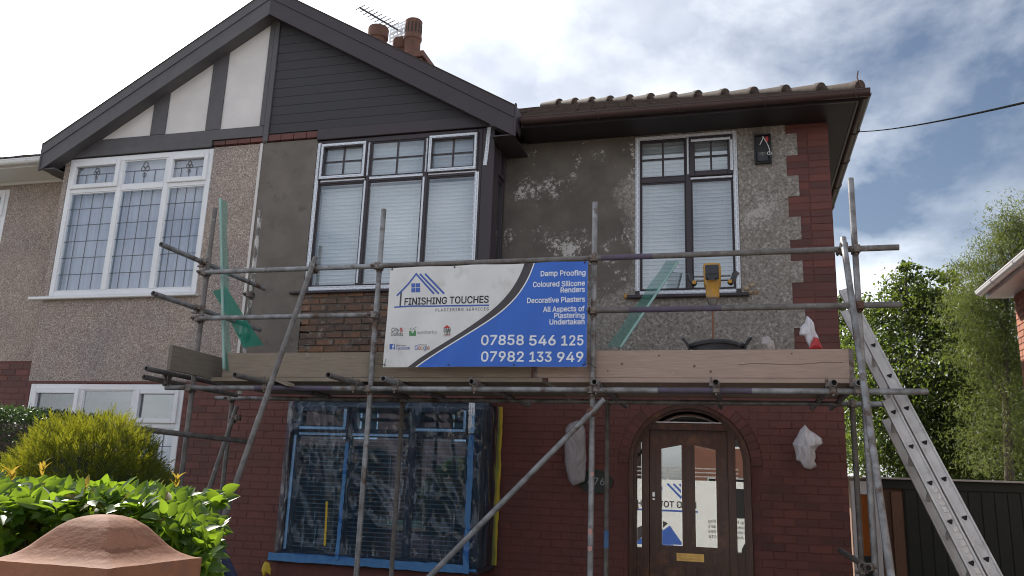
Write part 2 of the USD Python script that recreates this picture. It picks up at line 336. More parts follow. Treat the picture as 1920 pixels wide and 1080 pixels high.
def special():
    n = lambda **k: k
    # glass pane: see-through with mirror reflection by angle
    MATS['glass'] = usdkit.material(stage, LOOKS + '/glass', {
        'lw': ('layer_weight', {'blend': 0.5}), 'p5': ('math', {'math_type': 'power', 'value2': 5.0}), 'f': ('math', {'math_type': 'multiply_add', 'value2': 0.85, 'value3': 0.15}), 't': ('transparent_bsdf', {'color': (0.945, 0.97, 0.985)}), 'g': ('glossy_bsdf', {'color': (0.95, 0.97, 1.0), 'roughness': 0.005}), 'm': ('mix_closure', {})},
        [('lw.facing', 'p5.value1'), ('p5.value', 'f.value1'), ('f.value', 'm.fac'), ('t.BSDF', 'm.closure1'), ('g.BSDF', 'm.closure2')], surface='m.closure')
    MATS['door_glass'] = usdkit.material(stage, LOOKS + '/door_glass', {
        'lw': ('layer_weight', {'blend': 0.5}), 'p5': ('math', {'math_type': 'power', 'value2': 5.0}), 'f': ('math', {'math_type': 'multiply_add', 'value2': 0.740, 'value3': 0.260}), 't': ('transparent_bsdf', {'color': (0.80, 0.82, 0.80)}), 'g': ('glossy_bsdf', {'color': (0.95, 0.96, 0.95), 'roughness': 0.004}), 'm': ('mix_closure', {})},
        [('lw.facing', 'p5.value1'), ('p5.value', 'f.value1'), ('f.value', 'm.fac'), ('t.BSDF', 'm.closure1'), ('g.BSDF', 'm.closure2')], surface='m.closure')
    # protective tape printed with a row of small grey-blue blocks
    for nm, rot in (('tape_level', 0.0), ('tape_upright', 1.5708)):
        MATS[nm] = usdkit.material(stage, f'{LOOKS}/{nm}', {
            'g': ('geometry', {}), 's': ('separate_xyz', {}), 'c': ('combine_xyz', {}), 'mp': ('mapping', {'rotation': (0, 0, rot)}),
            'b': ('brick_texture', {'color1': (0.43, 0.47, 0.55), 'color2': (0.48, 0.52, 0.60), 'mortar': (0.72, 0.75, 0.80), 'scale': 1.0, 'mortar_size': 0.0075, 'mortar_smooth': 0.15, 'brick_width': 0.085, 'row_height': 0.0262}),
            'p': ('principled_bsdf', {'roughness': 0.35})},
            [('g.position', 's.vector'), ('s.x', 'c.x'), ('s.z', 'c.y'), ('c.vector', 'mp.vector'), ('mp.vector', 'b.vector'), ('b.color', 'p.base_color')], surface='p.BSDF')
    # pebbledash: stones of many tones, each a small bump
    MATS['pebbledash'] = usdkit.material(stage, LOOKS + '/pebbledash', {
        'g': ('geometry', {}), 'v': ('voronoi_texture', {'scale': 92.0, 'feature': 'f1', 'randomness': 1.0}), 'sc': ('separate_color', {}),
        'r': ('rgb_ramp', {'ramp': [(0.0, (0.215, 0.168, 0.145)), (0.45, (0.345, 0.278, 0.243)), (0.8, (0.44, 0.365, 0.325)), (1.0, (0.60, 0.54, 0.50))]}),
        'n': ('noise_texture', {'scale': 1.6, 'detail': 5.0}), 'nr': ('rgb_ramp', {'ramp': [(0.3, (0.85, 0.86, 0.9)), (0.7, (1.1, 1.07, 1.02))]}), 'm': ('mix', {'mix_type': 'multiply', 'fac': 1.0}),
        'b': ('bump', {'strength': 1.0, 'distance': 0.008, 'invert': True}), 'p': ('principled_bsdf', {'roughness': 0.85})},
        [('g.position', 'v.vector'), ('g.position', 'n.vector'), ('v.color', 'sc.color'), ('sc.r', 'r.fac'), ('n.fac', 'nr.fac'), ('r.color', 'm.color1'), ('nr.color', 'm.color2'), ('m.color', 'p.base_color'),
         ('v.distance', 'b.height'), ('b.normal', 'p.normal')], surface='p.BSDF')
    # old wall: smooth grey-brown scratch coat on the left, hacked rough dash right of and under the window, white flakes left behind
    MATS['hacked_render'] = usdkit.material(stage, LOOKS + '/hacked_render', {
        'g': ('geometry', {}), 's': ('separate_xyz', {}),
        'nw': ('noise_texture', {'scale': 1.7, 'detail': 6.0, 'roughness': 0.62}), 'nwm': ('math', {'math_type': 'multiply_add', 'value2': 2.1, 'value3': -1.05}),
        'gx': ('map_range', {'from_min': -1.55, 'from_max': -0.65, 'to_min': -0.28, 'to_max': 1.0, 'clamp': True}),
        'gz': ('map_range', {'from_min': 4.05, 'from_max': 3.75, 'to_min': 0.0, 'to_max': 0.55, 'clamp': True}),
        'gt': ('map_range', {'from_min': 5.1, 'from_max': 5.75, 'to_min': 0.0, 'to_max': 0.75, 'clamp': True}),
        'a1': ('math', {'math_type': 'add'}), 'a2': ('math', {'math_type': 'add'}), 'a3': ('math', {'math_type': 'subtract'}), 'mk': ('map_range', {'from_min': 0.1, 'from_max': 0.4, 'clamp': True}),
        'ns': ('noise_texture', {'scale': 3.0, 'detail': 8.0, 'roughness': 0.6}), 'rs': ('rgb_ramp', {'ramp': [(0.3, (0.098, 0.084, 0.073)), (0.55, (0.136, 0.117, 0.101)), (0.75, (0.165, 0.143, 0.126))]}),
        'v': ('voronoi_texture', {'scale': 62.0, 'feature': 'f1'}), 'nv': ('noise_texture', {'scale': 30.0, 'detail': 12.0, 'roughness': 0.82}),
        'rv': ('rgb_ramp', {'ramp': [(0.36, (0.05, 0.042, 0.036)), (0.41, (0.15, 0.132, 0.116)), (0.45, (0.25, 0.222, 0.195)), (0.54, (0.325, 0.292, 0.262)), (0.57, (0.42, 0.39, 0.355)), (0.62, (0.66, 0.63, 0.60))]}),
        'mix': ('mix', {}),
        'nf': ('noise_texture', {'scale': 2.6, 'detail': 2.0}), 'nf2': ('noise_texture', {'scale': 26.0, 'detail': 8.0, 'roughness': 0.75}), 'fm': ('math', {'math_type': 'multiply'}),
        'fr': ('map_range', {'from_min': 0.325, 'from_max': 0.375, 'clamp': True}), 'mixf': ('mix', {'color2': (0.50, 0.475, 0.45)}),
        'bh': ('mix_float', {}), 'bs': ('noise_texture', {'scale': 45.0, 'detail': 5.0}), 'bsm': ('math', {'math_type': 'multiply', 'value2': 0.25}),
        'bv': ('math', {'math_type': 'multiply', 'value2': 1.0}), 'b': ('bump', {'strength': 1.0, 'distance': 0.02}),
        'p': ('principled_bsdf', {'roughness': 0.92})},
        [('g.position', 's.vector'), ('g.position', 'nw.vector'), ('nw.fac', 'nwm.value1'), ('s.x', 'gx.value'), ('s.z', 'gz.value'), ('s.z', 'gt.value'),
         ('nwm.value', 'a1.value1'), ('gx.result', 'a1.value2'), ('a1.value', 'a2.value1'), ('gz.result', 'a2.value2'), ('a2.value', 'a3.value1'), ('gt.result', 'a3.value2'), ('a3.value', 'mk.value'),
         ('g.position', 'ns.vector'), ('ns.fac', 'rs.fac'), ('g.position', 'v.vector'), ('g.position', 'nv.vector'), ('nv.fac', 'rv.fac'),
         ('mk.result', 'mix.fac'), ('rs.color', 'mix.color1'), ('rv.color', 'mix.color2'),
         ('g.position', 'nf.vector'), ('g.position', 'nf2.vector'), ('nf.fac', 'fm.value1'), ('nf2.fac', 'fm.value2'), ('fm.value', 'fr.value'), ('fr.result', 'mixf.fac'), ('mix.color', 'mixf.color1'), ('mixf.color', 'p.base_color'),
         ('g.position', 'bs.vector'), ('bs.fac', 'bsm.value1'), ('nv.fac', 'bv.value1'), ('mk.result', 'bh.fac'), ('bsm.value', 'bh.a'), ('bv.value', 'bh.b'), ('bh.result', 'b.height'), ('b.normal', 'p.normal')], surface='p.BSDF')
    # thin polythene: mostly see-through, sheen on the creases, white stretch streaks
    MATS['polythene'] = usdkit.material(stage, LOOKS + '/polythene', {
        'g': ('geometry', {}), 'mp': ('mapping', {'rotation': (0, 0.5, 0), 'scale': (34, 1, 2.0)}), 'n': ('noise_texture', {'scale': 1.0, 'detail': 6.0, 'roughness': 0.7, 'distortion': 0.6}),
        'r': ('map_range', {'from_min': 0.635, 'from_max': 0.675, 'to_min': 0.0, 'to_max': 0.50, 'clamp': True}),
        't': ('transparent_bsdf', {'color': (0.60, 0.80, 0.98)}), 'gl': ('glossy_bsdf', {'color': (1, 1, 1), 'roughness': 0.12}), 'lw': ('layer_weight', {'blend': 0.5}), 'p5': ('math', {'math_type': 'power', 'value2': 5.0}), 'f': ('math', {'math_type': 'multiply_add', 'value2': 0.950, 'value3': 0.050}),
        'm1': ('mix_closure', {}), 'd': ('diffuse_bsdf', {'color': (0.42, 0.66, 0.92)}), 'tr': ('translucent_bsdf', {'color': (0.7, 0.75, 0.78)}), 'dd': ('mix_closure', {'fac': 0.4}),
        'milk': ('math', {'math_type': 'add', 'value2': 0.035}), 'm2': ('mix_closure', {})},
        [('g.position', 'mp.vector'), ('mp.vector', 'n.vector'), ('n.fac', 'r.value'), ('lw.facing', 'p5.value1'), ('p5.value', 'f.value1'), ('f.value', 'm1.fac'), ('t.BSDF', 'm1.closure1'), ('gl.BSDF', 'm1.closure2'),
         ('d.BSDF', 'dd.closure1'), ('tr.BSDF', 'dd.closure2'), ('r.result', 'milk.value1'), ('milk.value', 'm2.fac'), ('m1.closure', 'm2.closure1'), ('dd.closure', 'm2.closure2')], surface='m2.closure')
    # green mesh of plastering beads: an open weave
    for nm, col, den in (('green_mesh', (0.03, 0.34, 0.24), 0.80), ('pale_green_mesh', (0.14, 0.42, 0.36), 0.55)):
        MATS[nm] = usdkit.material(stage, f'{LOOKS}/{nm}', {
            'd': ('diffuse_bsdf', {'color': col}), 'tr': ('translucent_bsdf', {'color': col}), 'dd': ('mix_closure', {'fac': 0.5}), 't': ('transparent_bsdf', {}), 'm': ('mix_closure', {'fac': den})},
            [('d.BSDF', 'dd.closure1'), ('tr.BSDF', 'dd.closure2'), ('t.BSDF', 'm.closure1'), ('dd.closure', 'm.closure2')], surface='m.closure')
    # leaves
    def leaf(nm, c1, c2, tl, rough, spec=0.5, tw=0.42):
        MATS[nm] = usdkit.material(stage, f'{LOOKS}/{nm}', {
            'g': ('geometry', {}), 'r': ('rgb_ramp', {'ramp': [(0.0, c1), (1.0, c2)]}), 'p': ('principled_bsdf', {'roughness': rough, 'specular_ior_level': spec}),
            'tr': ('translucent_bsdf', {'color': tl}), 'm': ('mix_closure', {'fac': tw})},
            [('g.random_per_island', 'r.fac'), ('r.color', 'p.base_color'), ('p.BSDF', 'm.closure1'), ('tr.BSDF', 'm.closure2')], surface='m.closure')
    leaf('laurel_leaf', (0.035, 0.085, 0.012), (0.105, 0.175, 0.022), (0.29, 0.44, 0.028), 0.42, spec=0.32, tw=0.46)
    leaf('young_leaf', (0.16, 0.18, 0.03), (0.30, 0.13, 0.04), (0.52, 0.34, 0.05), 0.32)
    leaf('old_leaf', (0.16, 0.13, 0.03), (0.12, 0.07, 0.03), (0.30, 0.22, 0.04), 0.5)
    leaf('gold_conifer', (0.06, 0.095, 0.018), (0.13, 0.15, 0.018), (0.34, 0.34, 0.02), 0.55, tw=0.36)
    leaf('privet_leaf', (0.030, 0.055, 0.022), (0.05, 0.08, 0.03), (0.08, 0.14, 0.03), 0.5, tw=0.3)
    leaf('dark_tree_leaf', (0.026, 0.048, 0.013), (0.054, 0.082, 0.02), (0.16, 0.22, 0.03), 0.42)
    leaf('olive_tree_leaf', (0.045, 0.065, 0.02), (0.085, 0.105, 0.03), (0.22, 0.26, 0.04), 0.45)
    leaf('willow_leaf', (0.06, 0.08, 0.025), (0.10, 0.115, 0.035), (0.20, 0.24, 0.045), 0.5)
    leaf('tarp_blue', (0.05, 0.07, 0.16), (0.05, 0.07, 0.16), (0.05, 0.07, 0.16), 0.5)


special()
UP3 = (0, 0, 1)

# ================================================================== ground, street
W, G = 9.1, 8.6                       # front of the main wall, front of the bay and gable
g = MB(); g.box(-1500, 1500, -1500, 1500, -0.5, 0.0)
obj('ground', g, 'soil_lawn', kind='structure')
g = MB(); g.box(-60, 60, -9.5, -2.2, -0.05, 0.004); obj('road', g, 'tarmac', kind='structure')
g = MB(); g.box(-60, 60, -2.2, 1.9, -0.05, 0.12, 0.02); obj('pavement', g, 'paving', kind='structure')
g = MB(); g.box(-60, 60, -11.5, -9.5, -0.05, 0.12, 0.02); obj('pavement', g, 'paving', kind='structure')
g = MB(); g.box(-1.6, 3.3, 1.9, 13.9, -0.05, 0.05); g.box(-5.6, -1.604, 6.2, 9.0, -0.05, 0.05); obj('driveway', g, 'paving', kind='structure')

# ================================================================== shared builders
CH = 0.0817                                                     # brick course


def win(parent, plane, at0, u0, u1, z0, z1, mull, trans, vents, fm, tapes=None, bars='cross', fw=0.065, lower_bars=None, label=None, glass='glass', sashm=None, name='window', dmul=1.0):
    """A casement window. plane 'front': u is x and depth runs along +y from at0; 'right': u is y and depth runs along -x."""
    def B(mb, a0, a1, d0, d1, c0, c1, ch=0.0):
        if plane == 'front':
            mb.box(a0, a1, at0 + d0, at0 + d1, c0, c1, ch)
        else:
            mb.box(at0 - d1, at0 - d0, a0, a1, c0, c1, ch)
    def ring(mb, a0, a1, c0, c1, w, d0, d1, ch=0.006):
        B(mb, a0, a0 + w, d0, d1, c0, c1, ch); B(mb, a1 - w, a1, d0, d1, c0, c1, ch)
        B(mb, a0 + w, a1 - w, d0, d1, c0, c0 + w, ch); B(mb, a0 + w, a1 - w, d0, d1, c1 - w, c1, ch)
    fr = MB(); ring(fr, u0, u1, z0, z1, fw, 0, 0.07)
    us = [u0 + fw / 2] + list(mull) + [u1 - fw / 2]; h = fw / 2
    for m in mull:
        B(fr, m - h, m + h, 0.003, 0.068, z0 + fw, z1 - fw, 0.005)
    for i in range(len(us) - 1):
        B(fr, us[i] + h, us[i + 1] - h, 0.004, 0.067, trans - h, trans + h, 0.005)
    w = obj(name, fr, fm, parent, label=label)
    for i in range(len(us) - 1):
        a0, a1 = us[i] + h, us[i + 1] - h
        for up in (0, 1):
            c0, c1 = (trans + h, z1 - fw) if up else (z0 + fw, trans - h)
            g0, g1, e0, e1 = a0, a1, c0, c1
            if up and i in vents:
                sm = MB(); o = 0.018; ring(sm, a0 - o, a1 + o, c0 - o, c1 + o, 0.062, -0.02, 0.03, 0.005)
                obj('sash', sm, sashm or fm, w); g0, g1, e0, e1 = a0 + 0.044, a1 - 0.044, c0 + 0.044, c1 - 0.044
            else:
                bd = MB(); ring(bd, a0, a1, c0, c1, 0.014, 0.012, 0.04, 0.003); obj('glazing_bead', bd, sashm or fm, w)
            gm = MB(); B(gm, g0 + 0.002, g1 - 0.002, 0.024, 0.030, e0 + 0.002, e1 - 0.002); obj('pane', gm, glass, w)
            if up and bars == 'cross':
                bm = MB(); cu, cz = (g0 + g1) / 2, (e0 + e1) / 2
                B(bm, cu - 0.011, cu + 0.011, 0.014, 0.022, e0, e1); B(bm, g0, cu - 0.0111, 0.0145, 0.0215, cz - 0.011, cz + 0.011); B(bm, cu + 0.0111, g1, 0.0145, 0.0215, cz - 0.011, cz + 0.011)
                obj('glazing_bar', bm, sashm or fm, w)
            if lower_bars and not up:
                nx, nz = lower_bars; bm = MB()
                for k in range(1, nx):
                    u = g0 + (g1 - g0) * k / nx; B(bm, u - 0.004, u + 0.004, 0.019, 0.023, e0, e1)
                for k in range(1, nz):
                    z = e0 + (e1 - e0) * k / nz; B(bm, g0, g1, 0.0185, 0.0225, z - 0.004, z + 0.004)
                obj('lead_strip', bm, 'lead', w)
            if up and bars == 'lead':
                bm = MB(); cz = e0 + (e1 - e0) * 0.55
                for k in range(1, 4):
                    u = g0 + (g1 - g0) * k / 4; B(bm, u - 0.004, u + 0.004, 0.019, 0.023, e0, cz)
                B(bm, g0, g1, 0.0185, 0.0225, cz - 0.004, cz + 0.004)
                cu = (g0 + g1) / 2; s = (e1 - e0)
                for dx, zz, rr in ((0, 0.78, 0.10), (-0.10, 0.62, 0.08), (0.10, 0.62, 0.08), (0, 0.36, 0.07)):
                    a = np.arange(16) / 16 * 2 * np.pi
                    for k in range(16):
                        p = [(cu + s * (dx + rr * math.cos(t)), e0 + s * (zz + rr * 1.3 * math.sin(t))) for t in (a[k], a[(k + 1) % 16])]
                        bm.bar((p[0][0], at0 + 0.020, p[0][1]), (p[1][0], at0 + 0.020, p[1][1]), 0.004, 0.008)
                obj('lead_strip', bm, 'lead', w)
    for (kind, a0, a1, c0, c1, d) in tapes or ():
        tm_ = MB(); B(tm_, a0, a1, d - 0.0025, d - 0.0003, c0, c1); obj('tape_strip', tm_, 'tape_' + kind, w)
    return w


def blind(parent, plane, at0, u0, u1, z0, z1, pitch, tilt, width=0.041, m='slat_white', cords=True):
    hd = MB()
    P = (lambda u, d, z: (u, at0 + d, z)) if plane == 'front' else (lambda u, d, z: (at0 - d, u, z))
    hd.bar(P(u0, 0, z1 - 0.015), P(u1, 0, z1 - 0.015), 0.04, 0.03)
    if cords:
        for t in (0.22, 0.78):
            u = u0 + (u1 - u0) * t; hd.bar(P(u, -0.028, z0), P(u, -0.028, z1 - 0.03), 0.003, 0.002, up=(0, 1, 0) if plane == 'front' else (1, 0, 0))
    b = obj('window_blind', hd, m, parent)
    z = z1 - 0.05
    while z > z0 + 0.01:
        s = MB(); tt = tilt + rng.normal(0, 0.008); c, sn = math.cos(tt) * width / 2, math.sin(tt) * width / 2
        dz = rng.normal(0, 0.0004)
        q = []
        for u in (u0, u1):
            for k, bow in ((-1, 0), (0, 0.004), (1, 0)):
                q.append(P(u, k * c - bow * math.sin(tt), z + dz + k * sn + bow * math.cos(tt)))
        v = np.array(q); nrm = np.cross(v[1] - v[0], v[3] - v[0]); nrm = nrm / np.linalg.norm(nrm) * 0.0014
        v = np.vstack([v + nrm, v - nrm])
        s.add(v, [[0, 3, 4, 1], [1, 4, 5, 2], [7, 10, 9, 6], [8, 11, 10, 7], [0, 6, 9, 3], [2, 5, 11, 8], [0, 1, 7, 6], [1, 2, 8, 7], [4, 3, 9, 10], [5, 4, 10, 11]])
        obj('slat', s, m, b); z -= pitch


def courses(x0, x1, z0, z1, clip=None, phase=0.0, L=0.225):
    """Rectangles (x0, x1, z0, z1) of a stretcher bond, cut by clip(x, z) -> keep?"""
    out, k = [], 0
    z = z0
    while z + CH * 0.6 < z1 + 1e-6:
        x = x0 - (L / 2 if k % 2 else 0) - phase
        while x < x1 - 0.02:
            a, b = max(x, x0), min(x + L, x1)
            if b - a > 0.05 and (clip is None or (clip(a + 0.01, z + CH / 2) and clip(b - 0.01, z + CH / 2) and clip(a + 0.01, z + CH) and clip(b - 0.01, z + CH))):
                out.append((a, b, z, min(z + CH, z1)))
            x += L
        z += CH; k += 1
    return out


def brick_mesh(r, y, proud=0.003, j=0.004, wob=0.0012, c=0.003, depth=0.05):
    m = MB(); a, b, z0, z1 = r; e = rng.normal(0, wob, 5)
    if y == W and b > DOORX - DOORR - 0.15 and a < DOORX + DOORR + 0.15 and z0 < SPRING + DOORR + 0.15 and ringo.intersects(sbox(a, z0, b, z1)):
        m.prism(sbox(a + j, z0 + j, b - j, z1 - j).difference(ringo.buffer(0.006)), y - proud + e[4], y + depth); return m
    m.box(a + j + e[0], b - j + e[1], y - proud + e[4], y + depth, z0 + j + e[2], z1 - j + e[3], c)
    return m


def wall_poly(poly, y, t=0.25):
    m = MB(); m.prism(poly, y, y + t); return m


# ================================================================== the house being rendered (right half of the pair)
HX0, HX1, PARTY, BAYR = -5.75, 1.06, -5.735, -2.65
H = thing('semi_detached_house', 'right half of the pair: bare patchy walls, dark gable boards, arched wooden door', 'house', (-2.3, 9.1, 0))
BAND = 3.235
DOORX, DOORR, SPRING = -0.505, 0.63, 2.03
arch = unary_union([Point(DOORX, SPRING).buffer(DOORR, 48), sbox(DOORX - DOORR, -0.1, DOORX + DOORR, SPRING)])
ringo = unary_union([Point(DOORX, SPRING).buffer(DOORR + 0.115, 48), sbox(DOORX - DOORR - 0.004, -0.1, DOORX + DOORR + 0.004, SPRING)])
# lower painted brickwork: joints as backing, each brick proud of them
low = MB()
low.prism(sbox(BAYR + 0.25, 0, HX1, BAND).difference(arch), W, W + 0.25)
low.box(PARTY, -4.95, G, G + 0.25, 0, 2.86); low.box(-4.95, BAYR, G, G + 0.25, 0, 0.86); low.box(-4.95, BAYR, G, G + 0.25, 2.62, 2.86)
low.box(BAYR - 0.25, BAYR, G + 0.25, W + 0.25, 0, 0.86); low.box(BAYR - 0.25, BAYR, G + 0.25, W + 0.25, 2.62, 2.86); low.box(BAYR, BAYR + 0.25, W, W + 0.25, 0, BAND)
low.box(HX1 - 0.25, HX1, W + 0.25, 17.0, 0, 5.82)
quo = unary_union([sbox(0.605 if (k // 3) % 2 == 0 else 0.725, BAND + k * CH, HX1, BAND + (k + 1) * CH + 0.001) for k in range(32)]).intersection(sbox(0, BAND, HX1, 5.82))
low.prism(quo, W + 0.0005, W + 0.25)
lw = obj('brick_wall', low, 'painted_joint', H)
bricks = []                                                    # (rectangle, y, material), the largest in the picture first
under = courses(-4.95, BAYR, 2.92, 3.88)
bricks += [(r, G, 'brown_brick') for r in under]
z = BAND; k = 0
while z < 5.80:
    wide = (k // 3) % 2 == 0
    for a, b in (((0.605, 0.835), (0.835, HX1)) if wide else ((0.725, 0.835), (0.835, HX1))):
        bricks.append(((a, b, z, min(z + CH, 5.81)), W, 'painted_brick'))
    z += CH; k += 1
clip = None
right_ = courses(DOORX + DOORR, HX1, 0.62, BAND, clip, 0.03); left_ = courses(BAYR, DOORX - DOORR, 0.62, BAND, clip)
top_ = courses(DOORX - DOORR, DOORX + DOORR, 2.1, BAND, clip, 0.1)
pier_ = courses(PARTY, -4.95, 0.70, 2.86)
vis = lambda r: 0 if r[2] < 2.40 else 1                        # the courses above are behind the boards
rest = sorted([(r, W, 'painted_brick') for r in right_ + left_] + [(r, G, 'painted_brick') for r in pier_], key=lambda b: vis(b[0]))
rest += [(r, W, 'painted_brick') for r in top_]
bricks += [b for b in rest if b[1] != W or not ringo.buffer(0.006).contains(sbox(b[0][0] + .004, b[0][2] + .004, b[0][1] - .004, b[0][3] - .004))]
bw = {}
for i, (r, y, m) in enumerate(bricks):
    if i < 272:
        obj('brick', brick_mesh(r, y, *((0.012, 0.007, 0.003, 0.006) if m == 'brown_brick' else ())), m, lw)
    else:
        b = bw.setdefault(m, MB()); v, f = brick_mesh(r, y).mesh(); b.add(v, f)
for m, b in bw.items():
    obj('brick_courses', b, m, lw, kind='stuff')
for k in range(26):                                            # brick arch over the door
    a0, a1 = math.pi * k / 26 + 0.004, math.pi * (k + 1) / 26 - 0.004
    q = [(DOORX + r_ * math.cos(a), SPRING + r_ * math.sin(a)) for r_, a in ((DOORR + 0.004, a0), (DOORR + 0.112, a0), (DOORR + 0.112, a1), (DOORR + 0.004, a1))]
    m = MB(); m.prism(Polygon(q), W - 0.012, W + 0.05); obj('arch_brick', m, 'painted_brick', lw)
m = MB(); m.box(-4.95, BAYR, G, G + 0.24, 2.8605, 3.90); m.box(BAYR - 0.24, BAYR, G + 0.24, W + 0.2, 2.8605, 3.90); obj('bare_wall', m, 'old_mortar', H)
# smooth grey-brown coat on the pier beside the party line, ragged towards the window
m = MB(); m.box(PARTY, -4.955, G - 0.006, G + 0.24, 2.8605, 5.86)
for _ in range(16):
    zz = rng.uniform(3.0, 3.95); m.box(-4.957, -4.90 + rng.uniform(0, 0.12), G - 0.010, G + 0.03, zz, zz + rng.uniform(0.03, 0.09), 0.006)
obj('render_coat', m, 'cement_render', H, label='smooth grey-brown cement coat beside the party line')
# upper main wall, hacked back
hole2 = sbox(-1.072, 3.868, 0.082, 5.792)
quo = unary_union([sbox(0.605 if (k // 3) % 2 == 0 else 0.725, BAND + k * CH, HX1, BAND + (k + 1) * CH + 0.001) for k in range(32)])
up = sbox(BAYR, BAND + 0.0005, HX1 - 0.001, 5.82).difference(hole2)
# the old dash is a thick coat with a pitted face
def pitted(poly, y, step=0.02, depth=0.007):
    minx, miny, maxx, maxy = poly.bounds
    from shapely import contains_xy
    xs = np.arange(minx, maxx + step / 2, step); zs = np.arange(miny, maxy + step / 2, step)
    X, Z = np.meshgrid(xs, zs, indexing='ij')
    p = np.stack([X, np.zeros_like(X), Z], -1)
    rough = np.clip((X + 1.45) / 0.9, 0, 1) * 0.75 + np.clip((4.05 - Z) / 0.3, 0, 1) * 0.5
    rough = np.clip(rough + (meshkit.fbm(p * 2.0, 4, 3) - 0.5) * 1.6, 0.06, 1)
    Y = y - 0.004 - depth * rough * (meshkit.fbm(p * 33.0, 3, 5)) * 1.3
    cx, cz = (X[:-1, :-1] + step / 2), (Z[:-1, :-1] + step / 2)
    keep = contains_xy(poly, cx.ravel(), cz.ravel()).reshape(cx.shape)
    idx = np.arange(X.size).reshape(X.shape)
    f = np.stack([idx[:-1, :-1], idx[1:, :-1], idx[1:, 1:], idx[:-1, 1:]], -1)[keep]
    f = np.vstack([f[:, [0, 1, 2]], f[:, [0, 2, 3]]]); used, inv = np.unique(f, return_inverse=True)
    return np.stack([X, Y, Z], -1).reshape(-1, 3)[used], inv.reshape(f.shape)
m = MB(); m.prism(up.difference(quo.buffer(0.0005)), W + 0.001, W + 0.25)
hw = obj('old_render_wall', m, 'hacked_render', H)
v, f = pitted(up.difference(quo), W); obj('roughcast_face', (v, f), 'hacked_render', hw, smooth=True, label='patchy old cement face with white flakes')
m = MB()
m.box(BAYR - 0.25, BAYR, W, W + 0.25, 3.90, 5.82); m.box(HX0, BAYR, G + 0.25, G + 0.3, 5.84, 6.2)
for zf in (0.15, 2.74):
    m.box(HX0, HX1 - 0.26, W + 0.26, 16.9, zf - 0.1, zf)
m.box(PARTY - 0.05, PARTY + 0.05, G + 0.26, 17, 0, 6); m.box(HX0, HX1, 17.0, 17.25, 0, 5.8)
m.box(-2.45, -2.35, W + 0.3, 12.9, 0.15, 2.6); m.box(HX0 + 0.1, HX1 - 0.26, 12.9, 13.0, 0.15, 5.7); m.box(HX0, HX1 - 0.26, W + 0.3, 16.9, 5.75, 5.80)
obj('interior_wall', m, 'interior_wall', H)

# upper bay window
X0, X1 = -4.95, -2.80
tp = [('upright', X0 + 0.002, X0 + 0.050, 3.97, 5.80, -0.0005), ('level', X0 + 0.06, X1 - 0.002, 3.912, 3.958, -0.0005),
      ('upright', -2.876, -2.826, 3.96, 5.285, -0.0005), ('level', -4.87, -4.28, 5.282, 5.312, 0.0035), ('level', -4.22, -3.53, 5.282, 5.312, 0.0035), ('level', -3.46, -2.83, 5.286, 5.316, 0.0035)]
for mx in (-4.255, -3.497):
    tp += [('upright', mx - 0.029, mx - 0.004, 3.99, 5.265, 0.0025), ('upright', mx - 0.029 + 0.02, mx + 0.012, 5.33, 5.76, 0.0025)]
for a0, a1 in ((-4.871, -4.303), (-3.446, -2.88)):
    o = 0.016
    tp += [('level', a0 - o, a1 + o, 5.743, 5.775, -0.0205), ('level', a0 - o, a1 + o, 5.318, 5.350, -0.0205), ('upright', a0 - o, a0 + o, 5.352, 5.741, -0.0205), ('upright', a1 - o, a1 + o, 5.352, 5.741, -0.0205)]
wb = win(H, 'front', G, X0, X1, 3.90, 5.83, [-4.255, -3.497], 5.288, {0, 2}, 'dark_upvc', tp)
m = MB(); m.box(X1, BAYR, G, G + 0.15, 3.90, 5.834, 0.006); obj('corner_post', m, 'dark_upvc', H)
m = MB(); m.bar((-2.758, G - 0.002, 5.36), (-2.722, G - 0.003, 5.86), 0.045, 0.0022, up=(0, 1, 0)); obj('tape_strip', m, 'tape_upright', H)
m = MB(); m.box(-5.12, BAYR + 0.03, G - 0.055, G + 0.02, 3.868, 3.896, 0.006); m.box(BAYR - 0.02, BAYR + 0.05, G + 0.021, W, 3.868, 3.896, 0.006); obj('window_sill', m, 'dark_upvc', H)
win(H, 'right', BAYR, G + 0.15, W - 0.02, 3.90, 5.83, [], 5.288, {0}, 'dark_upvc', None)
for a0, a1 in ((-4.86, -4.30), (-4.21, -3.54), (-3.45, -2.87)):
    blind(H, 'front', G + 0.12, a0 - 0.03, a1 + 0.03, 3.93, 5.22, 0.0465, -1.22)
    blind(H, 'front', G + 0.12, a0 - 0.03, a1 + 0.03, 5.24, 5.80, 0.0465, -1.22)
# small upper window
tp = [('upright', -1.072, -1.022, 3.925, 5.785, -0.0005), ('upright', 0.031, 0.079, 3.925, 5.785, -0.0005), ('level', -1.02, 0.029, 3.875, 3.923, -0.0005), ('level', -1.02, 0.029, 5.742, 5.786, -0.0005),
      ('upright', -0.478, -0.456, 5.29, 5.74, 0.0025), ('level', -0.44, 0.02, 5.224, 5.245, 0.0035), ('level', -0.43, 0.01, 5.675, 5.705, -0.0205), ('upright', 0.002, 0.032, 5.30, 5.672, -0.0205)]
win(H, 'front', W, -1.072, 0.082, 3.87, 5.79, [-0.468], 5.242, {1}, 'dark_upvc', tp)
m = MB(); m.box(-1.16, 0.165, W - 0.07, W + 0.02, 3.832, 3.868, 0.006); obj('window_sill', m, 'dark_upvc', H)
for a0, a1 in ((-1.01, -0.50), (-0.44, 0.02)):
    blind(H, 'front', W + 0.12, a0 - 0.02, a1 + 0.02, 3.93, 5.20, 0.046, -0.80); blind(H, 'front', W + 0.12, a0 - 0.02, a1 + 0.02, 5.23, 5.78, 0.046, -0.80)
